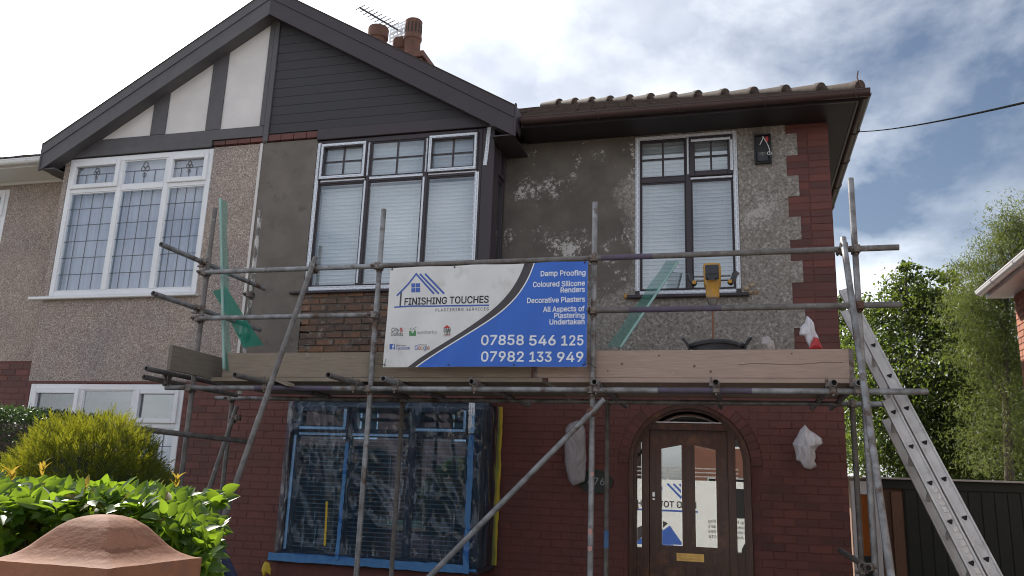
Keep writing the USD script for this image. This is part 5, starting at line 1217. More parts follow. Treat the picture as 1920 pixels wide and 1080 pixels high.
bag('cement_bag', 'crumpled white and red paper bag on the platform at its right end', [(1513, 592), (1520, 598), (1526, 606), (1528, 620), (1535, 635), (1541, 652), (1518, 654), (1512, 640), (1510, 631), (1499, 628), (1500, 614), (1509, 605)], 7.55, 'bag_white', 0.05, 21, 22)
bag('bag_end', 'red printed corner of the crumpled bag at the right end of the platform', [(1526, 632), (1535, 634), (1542, 655), (1516, 655)], 7.50, 'bag_red', 0.03, 22, 22)
bag('dusty_rag', 'dusty grey rag lying over the right toe board', [(1429, 632), (1440, 630), (1450, 640), (1453, 655), (1444, 660), (1437, 650), (1427, 645)], 6.97, 'bag_grey', 0.03, 23, 22)

# ================================================================== polythene over the lower bay window, taped
PS = thing('plastic_sheet', 'crinkled clear polythene taped over the lower bay window with blue tape', 'plastic sheet', (-3.8, G, 0.88))
nx, nz = 150, 110
ux = np.linspace(-4.99, BAYR + 0.06 + 0.40, nx); zz = np.linspace(0.885, 2.60, nz)
U, Z = np.meshgrid(ux, zz, indexing='ij')
ridged = lambda p, s: 1 - np.abs(2 * meshkit.fbm(p, 3, s) - 1)
p1 = np.stack([U * 2.2 + Z * 1.3, U * 0 + 2, Z * 1.1 - U * 0.8], -1); p2 = np.stack([U * 5, U * 0, Z * 2.0 + U * 2], -1); p3 = np.stack([U * 16 + Z * 5, U * 0, Z * 5.0], -1)
dsp = 0.055 * ridged(p1, 11) ** 2 + 0.03 * ridged(p2, 12) ** 3 + 0.010 * ridged(p3, 13)
ed = np.clip((U + 4.99) / 0.10, 0, 1) * np.clip((Z - 0.885) / 0.06, 0, 1) * np.clip((2.60 - Z) / 0.06, 0, 1)
corner = BAYR + 0.035
X3 = np.where(U < corner, U, corner + dsp * 0.5 * ed); Y3 = np.where(U < corner, G - 0.028 - dsp * ed, G - 0.028 + (U - corner))
X3 = np.where(U >= corner, corner + 0.02 + 0.4 * dsp, X3)
V = np.stack([X3, Y3, Z], -1).reshape(-1, 3); idx = np.arange(nx * nz).reshape(nx, nz)
f = np.stack([idx[:-1, :-1], idx[1:, :-1], idx[1:, 1:], idx[:-1, 1:]], -1).reshape(-1, 4)
m = MB(); m.add(V, f); obj('film', m, 'polythene', PS, smooth=True)
def tape(p, q, w, mt, y=None, lab=None):
    p, q = np.asarray(p, float), np.asarray(q, float); n = 24; d = q - p; s_ = np.cross(d / np.linalg.norm(d), (0, 1, 0)); v = []
    for i in range(n + 1):
        c = p + d * i / n + np.array([0, -0.004 * rng.random(), 0]); e = 0.10 * w * rng.normal(0, 0.5, 2)
        v += [c - s_ * (w / 2 + e[0]), c + s_ * (w / 2 + e[1])]
    f = [[2 * i, 2 * i + 1, 2 * i + 3, 2 * i + 2] for i in range(n)]
    m = MB(); m.add(v, f); m.add(np.array(v) + [0, 0.0015, 0], [x[::-1] for x in f]); return obj('tape_strip', m, mt, PS, label=lab)
yt = G - 0.095
tape((-5.03, yt + 0.02, 0.895), (-2.70, yt, 0.885), 0.085, 'blue_tape', lab='wide blue tape along the sill')
tape(at(651, 830, yt), at(631, 1050, yt), 0.042, 'blue_tape', lab='blue tape strip up the left mullion'); tape(at(884, 816, yt), at(872, 1075, yt), 0.062, 'blue_tape', lab='wide blue tape up the right side')
tape(at(885, 755, yt), at(884, 812, yt), 0.07, 'tape_upright'); tape(at(613, 940, yt), at(609, 1023, yt), 0.024, 'yellow_tape', lab='short upright strip of yellow tape')
tape((BAYR + 0.085, W - 0.10, 2.60), (BAYR + 0.075, W - 0.10, 0.90), 0.055, 'yellow_tape', lab='long upright strip of yellow tape at the wall')
m = MB(); m.tube([(BAYR + 0.02, G - 0.05, 0.875), (-5.04, G - 0.05, 0.868)], 0.018, 8); obj('rolled_edge', m, 'blue_tape', PS, smooth=True)
q = at(497, 1062, G - 0.08)
bag('yellow_rag', 'small yellow rag knotted at the left end of the lower bay sill', [(497, 1052), (505, 1056), (508, 1066), (507, 1078), (500, 1074), (494, 1082), (490, 1070), (493, 1058)], G - 0.10, 'yellow_tape', 0.025, 31, 30)

# ================================================================== ladder leaning on the right end of the scaffold
LD = thing('ladder', 'aluminium extension ladder leaning on the right end of the scaffold', 'ladder', at(1860, 1200, 6.5))
P0, P1 = at(1638, 648, 7.12), at(1850, 1049, 6.47)
sp_ = np.linalg.norm(P1 - P0) / 6.0; d = (P1 - P0) / np.linalg.norm(P1 - P0)
rv = np.array([0, 1.0, 0]) - d * d[1]; rv /= np.linalg.norm(rv); face = np.cross(d, rv)
if face[0] < 0: face = -face
topo = P0 - d * sp_ * 2.05; bot = P0 + d * (P0[2] / -d[2])
sw, gap = 0.088, 0.345
def section(off, s0, s1, nm):
    """Stiles and rungs of one ladder section, off sideways from the base line."""
    a, b = P0 + d * s0 + face * off, P0 + d * s1 + face * off
    for k, rr in enumerate((0.0, gap)):
        m = MB(); q0, q1 = a + rv * rr, b + rv * rr
        m.bar(q0, q1, sw, 0.010, 0.0, up=rv)                     # web
        for e in (-1, 1):
            m.bar(q0 + face * e * (sw / 2 - 0.004) + rv * 0.012 * (1 if k == 0 else -1), q1 + face * e * (sw / 2 - 0.004) + rv * 0.012 * (1 if k == 0 else -1), 0.008, 0.034, 0.001, up=rv)
            m.bar(q0 + face * e * (sw / 2 - 0.008) - rv * 0.009 * (1 if k == 0 else -1), q1 + face * e * (sw / 2 - 0.008) - rv * 0.009 * (1 if k == 0 else -1), 0.014, 0.010, 0.001, up=rv)
        st = obj('stile', m, 'aluminium', LD)
        if k == 0:
            for t in np.arange(math.ceil((s0 + 0.05) / sp_), (s1 - 0.05) / sp_):
                c = P0 + d * t * sp_ + face * off; m = MB()
                tri = [c - rv * 0.0062 + face * x * 0.019 + d * y * 0.019 for x, y in ((-0.9, -0.7), (0.9, -0.7), (1.0, -0.3), (0.25, 0.95), (-0.25, 0.95), (-1.0, -0.3))]
                m.add(tri + [p - rv * 0.003 for p in tri], [[0, 1, 7, 6], [1, 2, 8, 7], [2, 3, 9, 8], [3, 4, 10, 9], [4, 5, 11, 10], [5, 0, 6, 11]]); m.add([p - rv * 0.003 for p in tri], [[0, 1, 2], [0, 2, 3], [0, 3, 4], [0, 4, 5]]); m.add([p - rv * 0.003 for p in tri], [[2, 1, 0], [3, 2, 0], [4, 3, 0], [5, 4, 0]])
                obj('rung_end', m, 'dark_hole', st)
    for t in np.arange(math.ceil((s0 + 0.05) / sp_), (s1 - 0.05) / sp_):
        c = P0 + d * t * sp_ + face * off; m = MB(); m.tube([c + rv * 0.006, c + rv * (gap - 0.006)], 0.016, 8); obj('rung', m, 'aluminium', LD, smooth=True)
L1 = (bot - P0) @ d
section(0.0, -sp_ * 2.0, L1 - 0.35, 'upper'); section(-0.099, sp_ * 1.62, L1 - 0.05, 'lower')
for t0, n_ in ((4.12, 5), (5.12, 5), (6.12, 3)):
    for k in range(n_):
        c = P0 + d * (t0 + k * 0.17) * sp_ - face * 0.090 - rv * 0.0075; m = MB(); m.bar(c, c + d * 0.14 * sp_, 0.034, 0.002, up=rv); obj('sticker', m, 'sticker_white', LD)
for k, rr in enumerate((0, gap)):
    m = MB(); c = P0 + d * (L1 - 0.10) + rv * rr; m.bar(c, c + d * 0.11, 0.10, 0.045, 0.006, up=rv); obj('foot', m, 'rubber', LD)
m = MB(); c = P0 - d * sp_ * 1.25; m.tube([c - rv * 0.02, c + rv * 0.05 + face * 0.03, c + rv * 0.10], 0.02, 8); obj('hook', m, 'dark_hole', LD)

# ================================================================== right background
GA = thing('garage', 'dark garage front with a thin pale roof edge at the end of the drive', 'garage', (3.2, 14, 0))
zt = at(1790, 899, 14)[2]
m = MB(); m.box(2.07, 4.9, 14.02, 19, 0, zt - 0.03); obj('wall', m, 'brown_timber', GA)
m = MB(); m.box(1.62, 4.95, 13.9, 19.1, zt - 0.028, zt, 0.004); obj('roof_edge', m, 'sticker_white', GA)
m = MB(); m.box(2.07, 4.9, 13.965, 14.018, zt - 0.16, zt - 0.029); obj('fascia', m, 'garage_dark', GA)
m = MB(); m.box(2.22, 2.37, 13.94, 14.016, 0, zt - 0.21, 0.005); obj('post', m, 'brown_timber', GA)
m = MB(); m.box(2.40, 4.85, 13.985, 14.018, 0, zt - 0.165); gd = obj('door', m, 'garage_dark', GA)
for k in range(14):
    m = MB(); x = 2.42 + k * 0.174; m.box(x, x + 0.16, 13.973, 13.9845, 0.03, zt - 0.18, 0.003); obj('plank', m, 'garage_dark', gd)
GT = thing('side_gate', 'narrow white gate frame with orange timber slats between house and garage', 'gate', (1.8, 14, 0))
m = MB(); m.box(1.655, 1.735, 13.95, 14.03, 0, 2.0, 0.004); m.box(1.985, 2.055, 13.95, 14.03, 0, 2.0, 0.004); m.box(1.7355, 1.9845, 13.955, 14.025, 1.80, 2.0, 0.004); obj('frame', m, 'white_upvc', GT)
MATS['lit_timber'] = usdkit.material(stage, LOOKS + '/lit_timber', {'d': ('diffuse_bsdf', {'color': (0.62, 0.27, 0.07)}), 't': ('translucent_bsdf', {'color': (0.95, 0.42, 0.08)}), 'm': ('mix_closure', {'fac': 0.6})}, [('d.BSDF', 'm.closure1'), ('t.BSDF', 'm.closure2')], surface='m.closure')
for k in range(8):
    m = MB(); x = 1.738 + k * 0.031; m.box(x, x + 0.027, 13.99, 13.992, 0.9, 1.795); obj('slat', m, 'lit_timber', GT)
m = MB(); m.box(1.7355, 1.9845, 13.985, 14.0, 0.0, 0.895); obj('kick_board', m, 'garage_dark', GT)
# the house on the far side of the drive
RY = 12.0
rg, rw = at(1843, 553, RY), at(1898, 570, RY)
RH = thing('detached_house', 'orange brick house with white gutter at the right edge', 'house', (rw[0] + 3, 8, 0))
rx, rz = rw[0] + 0.02, rg[2] - 0.03
m = MB(); m.box(rx + 0.005, rx + 6, 2.5, RY - 0.03, 0, rz); rwall = obj('wall', m, 'pale_mortar', RH)
cnt = 0; other = MB()
z = 1.55; k = 0
while z < rz - CH * 0.3:
    y = RY - 0.03 - 0.225 * (0.5 if k % 2 else 1.0)
    y0 = RY - 0.03
    while y0 > 10.2:
        y1 = y0; y0 = y; m = MB(); m.box(rx - 0.004, rx + 0.03, y0 + 0.005, y1 - 0.005, z + 0.005, min(z + CH, rz) - 0.005, 0.003)
        if cnt < 280: obj('brick', m, 'red_house_brick', rwall)
        else: v, f = m.mesh(); other.add(v, f)
        cnt += 1; y = y0 - 0.225
    z += CH; k += 1
if other.n: obj('brick_courses', other, 'red_house_brick', rwall, kind='stuff')
ov = rx - rg[0]
m = MB(); m.box(rg[0] + 0.06, rx + 6.3, 2.4, RY + 0.10, rz, rz + 0.015); obj('soffit', m, 'white_upvc', RH)
m = MB(); m.box(rg[0] + 0.058, rg[0] + 0.08, 2.4, RY + 0.10, rz + 0.016, rz + 0.16); obj('fascia', m, 'white_upvc', RH)
gutter(RH, (rg[0], 2.4, rz + 0.10), (rg[0], RY + 0.12, rz + 0.10), 0.062, 'white_upvc')
m = MB(); q = np.array([[rg[0] - 0.03, 2.3, rz + 0.15], [rg[0] - 0.03, RY + 0.1, rz + 0.15], [rg[0] + 3.5, 2.3, rz + 2.0], [rg[0] + 3.5, RY + 0.1, rz + 2.0], [rg[0] + 7, 2.3, rz + 0.15], [rg[0] + 7, RY + 0.1, rz + 0.15]])
m.add(q, [[0, 2, 3, 1], [2, 4, 5, 3]]); m.add(q, [[0, 4, 2], [1, 3, 5]]); obj('roof', m, 'clay_tile', RH)

# ================================================================== garden: gate pillar, hedges, conifer
PI_ = thing('gate_pillar', 'terracotta painted gate pillar with a domed pyramid cap', 'pillar', (-2.1, 2.43, 0))
c0, c1 = at(185, 1065, 2.2), at(395, 1038, 2.663)
xr = (c0[0] + c1[0]) / 2; y0, y1 = 2.2, 2.663; Wd = y1 - y0; xl_ = xr - Wd; zr = 1.462; ap = at(172, 963, 2.43)[2]
ax, ay = (xl_ + xr) / 2, (y0 + y1) / 2
n = 81; t = np.linspace(-1, 1, n); A, Bq = np.meshgrid(t, t, indexing='ij')
q_ = np.maximum(np.abs(A), np.abs(Bq)); rad = np.hypot(A, Bq)
q_s = (np.abs(A) ** 14 + np.abs(Bq) ** 14) ** (1 / 14); q_s = np.minimum(q_s, 1)
prof = lambda s: np.interp(s, [0, 0.10, 0.2, 0.32, 0.45, 0.58, 0.70, 0.82, 0.92, 1.0], [1, 0.992, 0.965, 0.89, 0.74, 0.51, 0.29, 0.13, 0.045, 0.0])
from scipy.ndimage import gaussian_filter
Hh = gaussian_filter(prof(q_s * 0.92 + 0.08 * np.minimum(rad, 1)), 0.7, mode='nearest')
ns_ = (meshkit.fbm(np.stack([A * 7, Bq * 7, A * 0], -1), 4, 2) - 0.5) * 0.004
V = np.stack([ax + A * Wd / 2, ay + Bq * Wd / 2, zr + (ap - zr) * Hh + ns_ * 0.6], -1).reshape(-1, 3); idx = np.arange(n * n).reshape(n, n)
f = np.stack([idx[:-1, :-1], idx[1:, :-1], idx[1:, 1:], idx[:-1, 1:]], -1).reshape(-1, 4)
m = MB(); m.add(V, f)
edge = np.concatenate([idx[:, 0], idx[-1, 1:], idx[-2::-1, -1], idx[0, -2:0:-1]]); E_ = V[edge]; k = len(edge)
lowE = E_.copy(); lowE[:, 2] = zr - 0.085; lowE += (meshkit.fbm(E_ * 9, 3, 5)[:, None] - 0.5) * 0.004
r2 = E_ * 1.0; r2[:, 2] -= 0.010; r2[:, 0] += np.sign(E_[:, 0] - ax) * 0.0 ; 
m.add(np.vstack([E_, lowE]), [[(i + 1) % k, i, k + i, k + (i + 1) % k] for i in range(k)])
m.add(np.vstack([lowE, [[ax, ay, zr - 0.085]]]), [[(i + 1) % k, i, k] for i in range(k)])
obj('cap', m, 'terracotta_cap', PI_, smooth=50)
m = MB(); m.box(xl_ + 0.05, xr - 0.05, y0 + 0.05, y1 - 0.05, 0, zr - 0.0855, 0.008); obj('shaft', m, 'terracotta_cap', PI_)
GW = thing('garden_wall', 'low painted brick garden wall running left from the gate pillar', 'wall', (-6, 2.43, 0))
m = MB(); m.box(-12, xl_ + 0.04, 2.33, 2.53, 0, 0.85); obj('wall', m, 'painted_brick', GW); m = MB(); m.box(-12, xl_ + 0.04, 2.30, 2.56, 0.8505, 0.91, 0.01); obj('coping', m, 'terracotta_cap', GW)


def leaf_template(nl=6, fold=0.18, curl=0.22, wmax=0.5):
    """A folded, curled leaf of length 1 along +x, normal +z."""
    v, f = [], []
    for i in range(nl + 1):
        t = i / nl; w = wmax * 0.5 * math.sin(math.pi * min(1, (0.03 + t * 0.97)) ** 0.85) ** 0.8 if 0 < i < nl else 0.006
        zc = -curl * t * t
        for s in (-1, 0, 1):
            v.append((t, s * w, zc + abs(s) * w * fold * 2))
    for i in range(nl):
        for j in range(2):
            a = i * 3 + j; f.append([a, a + 3, a + 4, a + 1])
    return np.array(v), np.array(f)


def place_leaves(tv, P, D, Nn, size):
    """Copies of a leaf template at points P with directions D and normals Nn."""
    D = D / np.linalg.norm(D, axis=1, keepdims=True); S_ = np.cross(Nn, D); S_ /= np.linalg.norm(S_, axis=1, keepdims=True) + 1e-9; N2 = np.cross(D, S_)
    return P[:, None, :] + size[:, None, None] * (tv[None, :, 0:1] * D[:, None, :] + tv[None, :, 1:2] * S_[:, None, :] + tv[None, :, 2:3] * N2[:, None, :])


# laurel hedge behind the pillar: shoots with whorls of glossy leaves
LH = thing('laurel_hedge', 'bright green glossy laurel hedge with bronze young shoots behind the gate pillar', 'hedge', (-3.2, 3.7, 0))
tv, tf = leaf_template(6, 0.18, 0.18, 0.58)
leaves, young = [], []
def hedge_top(x, y):
    return 1.625 + 0.10 * (meshkit.fbm(np.array([x * 2.6, y * 2.6, 0.3]), 3, 6) - 0.35) - 0.16 * max(0, 1 - (-0.672 * y - x) / 0.35) ** 2
shoots = []
for _ in range(3000):
    y = rng.uniform(3.0, 4.35); x = rng.uniform(-5.0, -0.672 * y)
    zt_ = hedge_top(x, y); fr = (y - 3.05) / 1.3
    if rng.random() < 0.52: z = zt_ - abs(rng.normal(0, 0.05))
    else: z = rng.uniform(0.85, zt_); 
    if z < zt_ - 0.12 and 3.35 < y and x < -0.672 * y - 0.3: continue
    shoots.append((x, y, z, zt_))
for x, y, z, zt_ in shoots:
    out = np.array([0.6 * (x > -0.672 * y - 0.25) + rng.normal(0, 0.35), -0.5 * (y < 3.5) + rng.normal(0, 0.35), 0.9 if z > zt_ - 0.15 else 0.35]); out /= np.linalg.norm(out)
    u, w, d_ = basis(out); nl = rng.integers(5, 8); a0 = rng.uniform(0, 6.28)
    for i in range(nl):
        a = a0 + i * 2.4; lift = rng.uniform(0.15, 0.85)
        rd = math.cos(a) * u + math.sin(a) * w; D_ = rd * (1 - lift * 0.55) + d_ * lift; Nv = d_ * 1.0 - rd * 0.45 + rng.normal(0, 0.22, 3)
        s = (0.045 + 0.065 * rng.random() ** 0.8) * (1.0 if lift < 0.6 else 0.8)
        leaves.append((np.array([x, y, z]) - d_ * 0.02 * i / 2 + rd * 0.006, D_, Nv, s))
for pxx, pyy, Y_ in ((80, 858, 3.4), (22, 872, 3.2), (158, 900, 3.35), (330, 885, 3.9), (2, 880, 3.5), (172, 958, 3.1), (250, 925, 3.2)):
    p = at(pxx, pyy + 26, Y_); 
    for i in range(5):
        a = i * 2.4 + pxx; rd = np.array([math.cos(a), math.sin(a), 0]); D_ = rd * rng.uniform(0.15, 0.75) + np.array([0, 0, 1.0]); young.append((p + [0, 0, 0.012 * i - 0.02], D_, -rd + np.array([0, 0, 0.4]) + rng.normal(0, .3, 3), rng.uniform(0.045, 0.085)))
for pxx, pyy, Y_, dx in ((425, 935, 3.6, 1), (412, 925, 3.65, 0.8), (395, 985, 3.3, 0.8), (405, 1050, 2.95, 0.5), (398, 1000, 3.2, 0.7), (400, 1070, 2.9, 0.4), (390, 1030, 3.0, 0.6), (430, 930, 3.7, 1), (385, 955, 3.5, .7)):
    p = at(pxx - 30, pyy + 10, Y_)
    for i in range(5):
        a = i * 2.4; rd = np.array([0.3 * math.cos(a), math.sin(a) * 0.5, 0.5 * math.cos(a)]); leaves.append((p + rng.normal(0, 0.02, 3), np.array([dx, -0.1, 0.35]) + rd * 0.9, np.array([0.1, -0.9, 0.7]) + rng.normal(0, 0.45, 3), rng.uniform(0.075, 0.105)))
def emit(lst, mt, nm_stuff, keep):
    P, D_, N_, S_ = (np.array([l[i] for l in lst]) for i in range(4))
    VV = place_leaves(tv, P, D_, N_, S_)
    # the nearest leaves on show become leaves of their own
    rel = P - CAM; dep = rel @ FWD; sx, sy_ = 960 + FOCAL * (rel @ RIGHT) / dep, 540 - FOCAL * (rel @ UP) / dep
    show = (sx > 0) & (sx < 450) & (sy_ < 1075) & ((sy_ < 985) | (sx > 380)); top = np.array([hedge_top(p[0], p[1]) for p in P])
    score = np.where(show, S_ / dep * np.where(P[:, 2] > top - 0.16, 2.0, 1.0) * np.where(P[:, 1] < 3.7, 1.4, 1.0), 0)
    order = np.argsort(-score); single = set(order[:keep].tolist())
    for i in order[:keep]: obj('leaf' if mt == 'laurel_leaf' else 'young_leaf', (VV[i], np.vstack([tf[:, [0, 1, 2]], tf[:, [0, 2, 3]]])), mt, LH, smooth=True)
    rest = [i for i in range(len(lst)) if i not in single]
    if rest:
        V2 = VV[rest].reshape(-1, 3); F2 = (np.vstack([tf[:, [0, 1, 2]], tf[:, [0, 2, 3]]])[None] + (np.arange(len(rest)) * len(tv))[:, None, None]).reshape(-1, 3)
        obj(nm_stuff, (V2, F2), mt, LH, smooth=True, kind='stuff')
old = [l for i, l in enumerate(leaves) if i % 41 == 0]; leaves = [l for i, l in enumerate(leaves) if i % 41]
emit(leaves, 'laurel_leaf', 'foliage', 290); tv_full = tv; tv = leaf_template(6, 0.30, 0.35, 0.30)[0]; emit(young, 'young_leaf', 'young_foliage', len(young)); tv = tv_full; emit(old, 'old_leaf', 'old_foliage', 0)
m = MB()
for _ in range(90):
    y = rng.uniform(3.2, 4.2); x = rng.uniform(-4.9, -0.69 * y); m.tube([(x, y, 0), (x + rng.normal(0, .06), y + rng.normal(0, .06), 0.8), (x + rng.normal(0, .1), y + rng.normal(0, .1), hedge_top(x, y) - 0.04)], [0.012, 0.008, 0.004], 5, cap=False)
obj('stems', m, 'bark', LH, kind='stuff')

# golden conifer: upright feathery sprays over a rounded bush
GC = thing('golden_conifer', 'rounded golden green conifer bush in front of the white window', 'conifer', (-4.2, 4.75, 0))
cc = np.array([-4.22, 4.75]); top_z, RX = 2.13, 0.60
def dome(th, ph):                                                # direction -> surface point
    d_ = np.array([math.cos(ph) * math.cos(th), math.cos(ph) * math.sin(th), math.sin(ph)])
    rr = RX * (1 + 0.16 * (meshkit.noise(d_ * 3.2 + 5, 4) - 0.5) + 0.16 * (meshkit.noise(d_ * 7.5 + 5, 8) - 0.5))
    return np.array([cc[0], cc[1], 1.42]) + d_ * [rr, rr, rr * 1.18], d_
PP, DD, NN, SS = [], [], [], []
for _ in range(11500):
    th, ph = rng.uniform(0, 2 * np.pi), math.asin(rng.uniform(-0.75, 1))
    p, d_ = dome(th, ph); dep = rng.random() ** 2 * 0.20
    base = p - d_ * (0.06 + dep); g_ = d_ * 1.0 + np.array([0, 0, 0.50]) + rng.normal(0, 0.33, 3); g_ /= np.linalg.norm(g_)
    L = rng.uniform(0.05, 0.12); s_ = np.cross(g_, d_ + rng.normal(0, 0.3, 3)); s_ /= np.linalg.norm(s_)
    for k in range(7):                                           # a small feathery spray
        t = 0.15 + 0.85 * k / 6; sd = (-1) ** k
        PP.append(base + g_ * L * t * 0.8); dd = g_ * 0.9 + s_ * sd * 0.65 * (1.1 - t) + rng.normal(0, 0.08, 3); DD.append(dd); NN.append(np.cross(g_, s_) + rng.normal(0, 0.25, 3)); SS.append(L * 0.42 * (1.15 - 0.5 * t))
ct = np.array([(0, 0, 0), (0.5, 0.09, 0.01), (1, 0, -0.03), (0.5, -0.09, 0.01)]); cf = np.array([[0, 1, 2], [0, 2, 3]])
VV = place_leaves(ct, np.array(PP), np.array(DD), np.array(NN), np.array(SS)); F2 = (cf[None] + (np.arange(len(PP)) * 4)[:, None, None]).reshape(-1, 3)
obj('foliage', (VV.reshape(-1, 3), F2), 'gold_conifer', GC, kind='stuff')
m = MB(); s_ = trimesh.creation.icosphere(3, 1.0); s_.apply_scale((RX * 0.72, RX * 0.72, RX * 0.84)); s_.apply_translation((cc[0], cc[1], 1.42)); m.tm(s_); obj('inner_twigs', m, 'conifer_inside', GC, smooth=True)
m = MB(); m.tube([(cc[0], cc[1], 0), (cc[0], cc[1], 1.2)], [0.06, 0.05], 10); obj('trunk', m, 'bark', GC)

# clipped dark privet hedge at the left edge
PH = thing('privet_hedge', 'clipped dark green privet hedge at the left edge', 'hedge', (-6.9, 5.6, 0))
q0, q1 = at(0, 766, 5.4), at(105, 768, 5.4)
bx0, bx1, by0, by1, bz = q0[0] - 1.2, q1[0] + 0.03, 5.2, 6.2, q0[2] - 0.01
nn = 26000; P = np.stack([rng.uniform(bx0, bx1, nn), rng.uniform(by0, by1, nn), rng.uniform(0.3, bz, nn)], 1)
fc = rng.integers(0, 3, nn); j = rng.random(nn) ** 2 * 0.10
P[fc == 0, 1] = by0 + j[fc == 0]; P[fc == 1, 2] = bz - j[fc == 1]; P[fc == 2, 0] = bx1 - j[fc == 2]
rr_ = np.minimum(np.minimum(bx1 - P[:, 0], bz - P[:, 2]), 0.12); P[:, 2] -= np.where((bx1 - P[:, 0]) < 0.12, (0.12 - (bx1 - P[:, 0])) * 0.7, 0) * (P[:, 2] > bz - 0.3)
P += rng.normal(0, 0.012, P.shape) + (meshkit.fbm(P * 4.0, 3, 2)[:, None] - 0.5) * 0.06
Nn = rng.normal(0, 0.6, P.shape) + np.where(fc[:, None] == 0, [0, -1, 0.3], np.where(fc[:, None] == 1, [0, 0, 1], [1, 0, 0.3])); D_ = rng.normal(0, 1, P.shape)
lt = np.array([(0, 0, 0), (0.5, 0.24, 0.03), (1, 0, -0.04), (0.5, -0.24, 0.03)])
VV = place_leaves(lt, P, D_, Nn, rng.uniform(0.022, 0.040, nn)); F2 = (cf[None] + (np.arange(nn) * 4)[:, None, None]).reshape(-1, 3)
obj('foliage', (VV.reshape(-1, 3), F2), 'privet_leaf', PH, kind='stuff')
m = MB(); m.box(bx0 + 0.1, bx1 - 0.11, by0 + 0.1, by1 - 0.1, 0, bz - 0.11, 0.05); obj('inner_twigs', m, 'bark', PH)
# folded tarpaulin low beside the hedge
bag('tarpaulin', 'folded dark blue tarpaulin low against the wall beside the laurel', [(405, 1010), (425, 1035), (443, 1078), (448, 1110), (400, 1110), (398, 1040)], 5.3, 'tarp_blue', 0.06, 51, 7)


# ================================================================== trees behind
def tree(name, label, base, clumps, n_leaf, leaf, lt_, mt, seed, trunk_r=0.16, droop=0.0):
    r = np.random.default_rng(seed); base = np.array(base, float)
    T = thing(name, label, 'tree', base)
    cen = np.array([c[:3] for c in clumps]); rad = np.array([c[3] for c in clumps])
    m = MB(); topc = cen[np.argmax(cen[:, 2])]
    mid = base + (np.array([topc[0], topc[1], topc[2] * 0.9]) - base) * 0.5 + r.normal(0, 0.1, 3)
    spine = [base, base + (mid - base) * 0.5 + r.normal(0, 0.08, 3), mid, mid + (topc - mid) * 0.7]
    m.tube(spine, [trunk_r, trunk_r * 0.8, trunk_r * 0.55, trunk_r * 0.2], 10); obj('trunk', m, 'bark', T, smooth=True)
    m = MB()
    sp2 = np.array([spine[0] + (np.array(spine[1]) - spine[0]) * t for t in (0.5, 0.8)] + [spine[1], spine[2], np.array(spine[2]) * 0.5 + np.array(spine[3]) * 0.5, spine[3]])
    tips = []
    for c, ra in zip(cen, rad):
        lower = sp2[sp2[:, 2] < c[2] + 0.2]; s0 = lower[np.argmin(np.linalg.norm(lower - c, axis=1))] if len(lower) else sp2[0]
        k = (s0 + c) / 2 + r.normal(0, 0.15, 3) + [0, 0, 0.1]; m.tube([s0, k, c], [trunk_r * 0.32, trunk_r * 0.2, trunk_r * 0.08], 6, cap=False)
        for _ in range(9):
            e = r.normal(0, 1, 3); e /= np.linalg.norm(e); e = c + e * ra * r.uniform(0.6, 1.02) + [0, 0, -droop * 0.3]; m.tube([c, (c + e) / 2 + r.normal(0, 0.06, 3), e], [trunk_r * 0.08, trunk_r * 0.05, trunk_r * 0.02], 4, cap=False); tips.append((c, e, ra))
    obj('limbs', m, 'bark', T, smooth=True, kind='stuff')
    # leaves gather in small bunches on the twigs, so that gaps stay between them
    w = rad ** 2 / (rad ** 2).sum(); P, Nn = [], []
    for c, ra, ww in zip(cen, rad, w):
        nb = max(10, int(n_leaf * ww / 26))
        d_ = r.normal(0, 1, (nb, 3)); d_ /= np.linalg.norm(d_, axis=1, keepdims=True)
        rr_ = ra * (r.random(nb) ** 0.42) * (0.78 + 0.5 * meshkit.noise(d_ * 2.2 + seed + c, seed))
        b = c + d_ * rr_[:, None] * [1, 1, 0.85]
        for q in b:
            k = r.integers(14, 38); s = ra * r.uniform(0.10, 0.22); off = r.normal(0, 1, (k, 3)) * s * [1, 1, 0.6] + np.array([0, 0, -1.0]) * (droop * r.random((k, 1)) ** 1.0)
            P.append(q + off); Nn.append(np.tile([0, 0, 1.0], (k, 1)) + r.normal(0, 0.6, (k, 3)))
    P = np.vstack(P); Nn = np.vstack(Nn); D_ = r.normal(0, 1, P.shape) + np.array([0, 0, -1.0]) * (0.5 + droop * 3)
    VV = place_leaves(lt_, P, D_, Nn, r.uniform(0.7, 1.3, len(P)) * leaf)
    F2 = (cf[None] + (np.arange(len(P)) * 4)[:, None, None]).reshape(-1, 3)
    obj('crown', (VV.reshape(-1, 3), F2), mt, T, kind='stuff')
def clumps_px(rows):
    out = []
    for px_, py_, rp, Y_ in rows:
        c = at(px_, py_, Y_); out.append((*c, rp * np.linalg.norm(c - CAM) / FOCAL * 0.98))
    return out
broad = np.array([(0, 0, 0), (0.45, 0.32, 0.05), (1, 0, -0.05), (0.45, -0.32, 0.05)]); thin_ = np.array([(0, 0, 0), (0.4, 0.10, 0.02), (1, 0, -0.08), (0.4, -0.10, 0.02)])
YT = 22
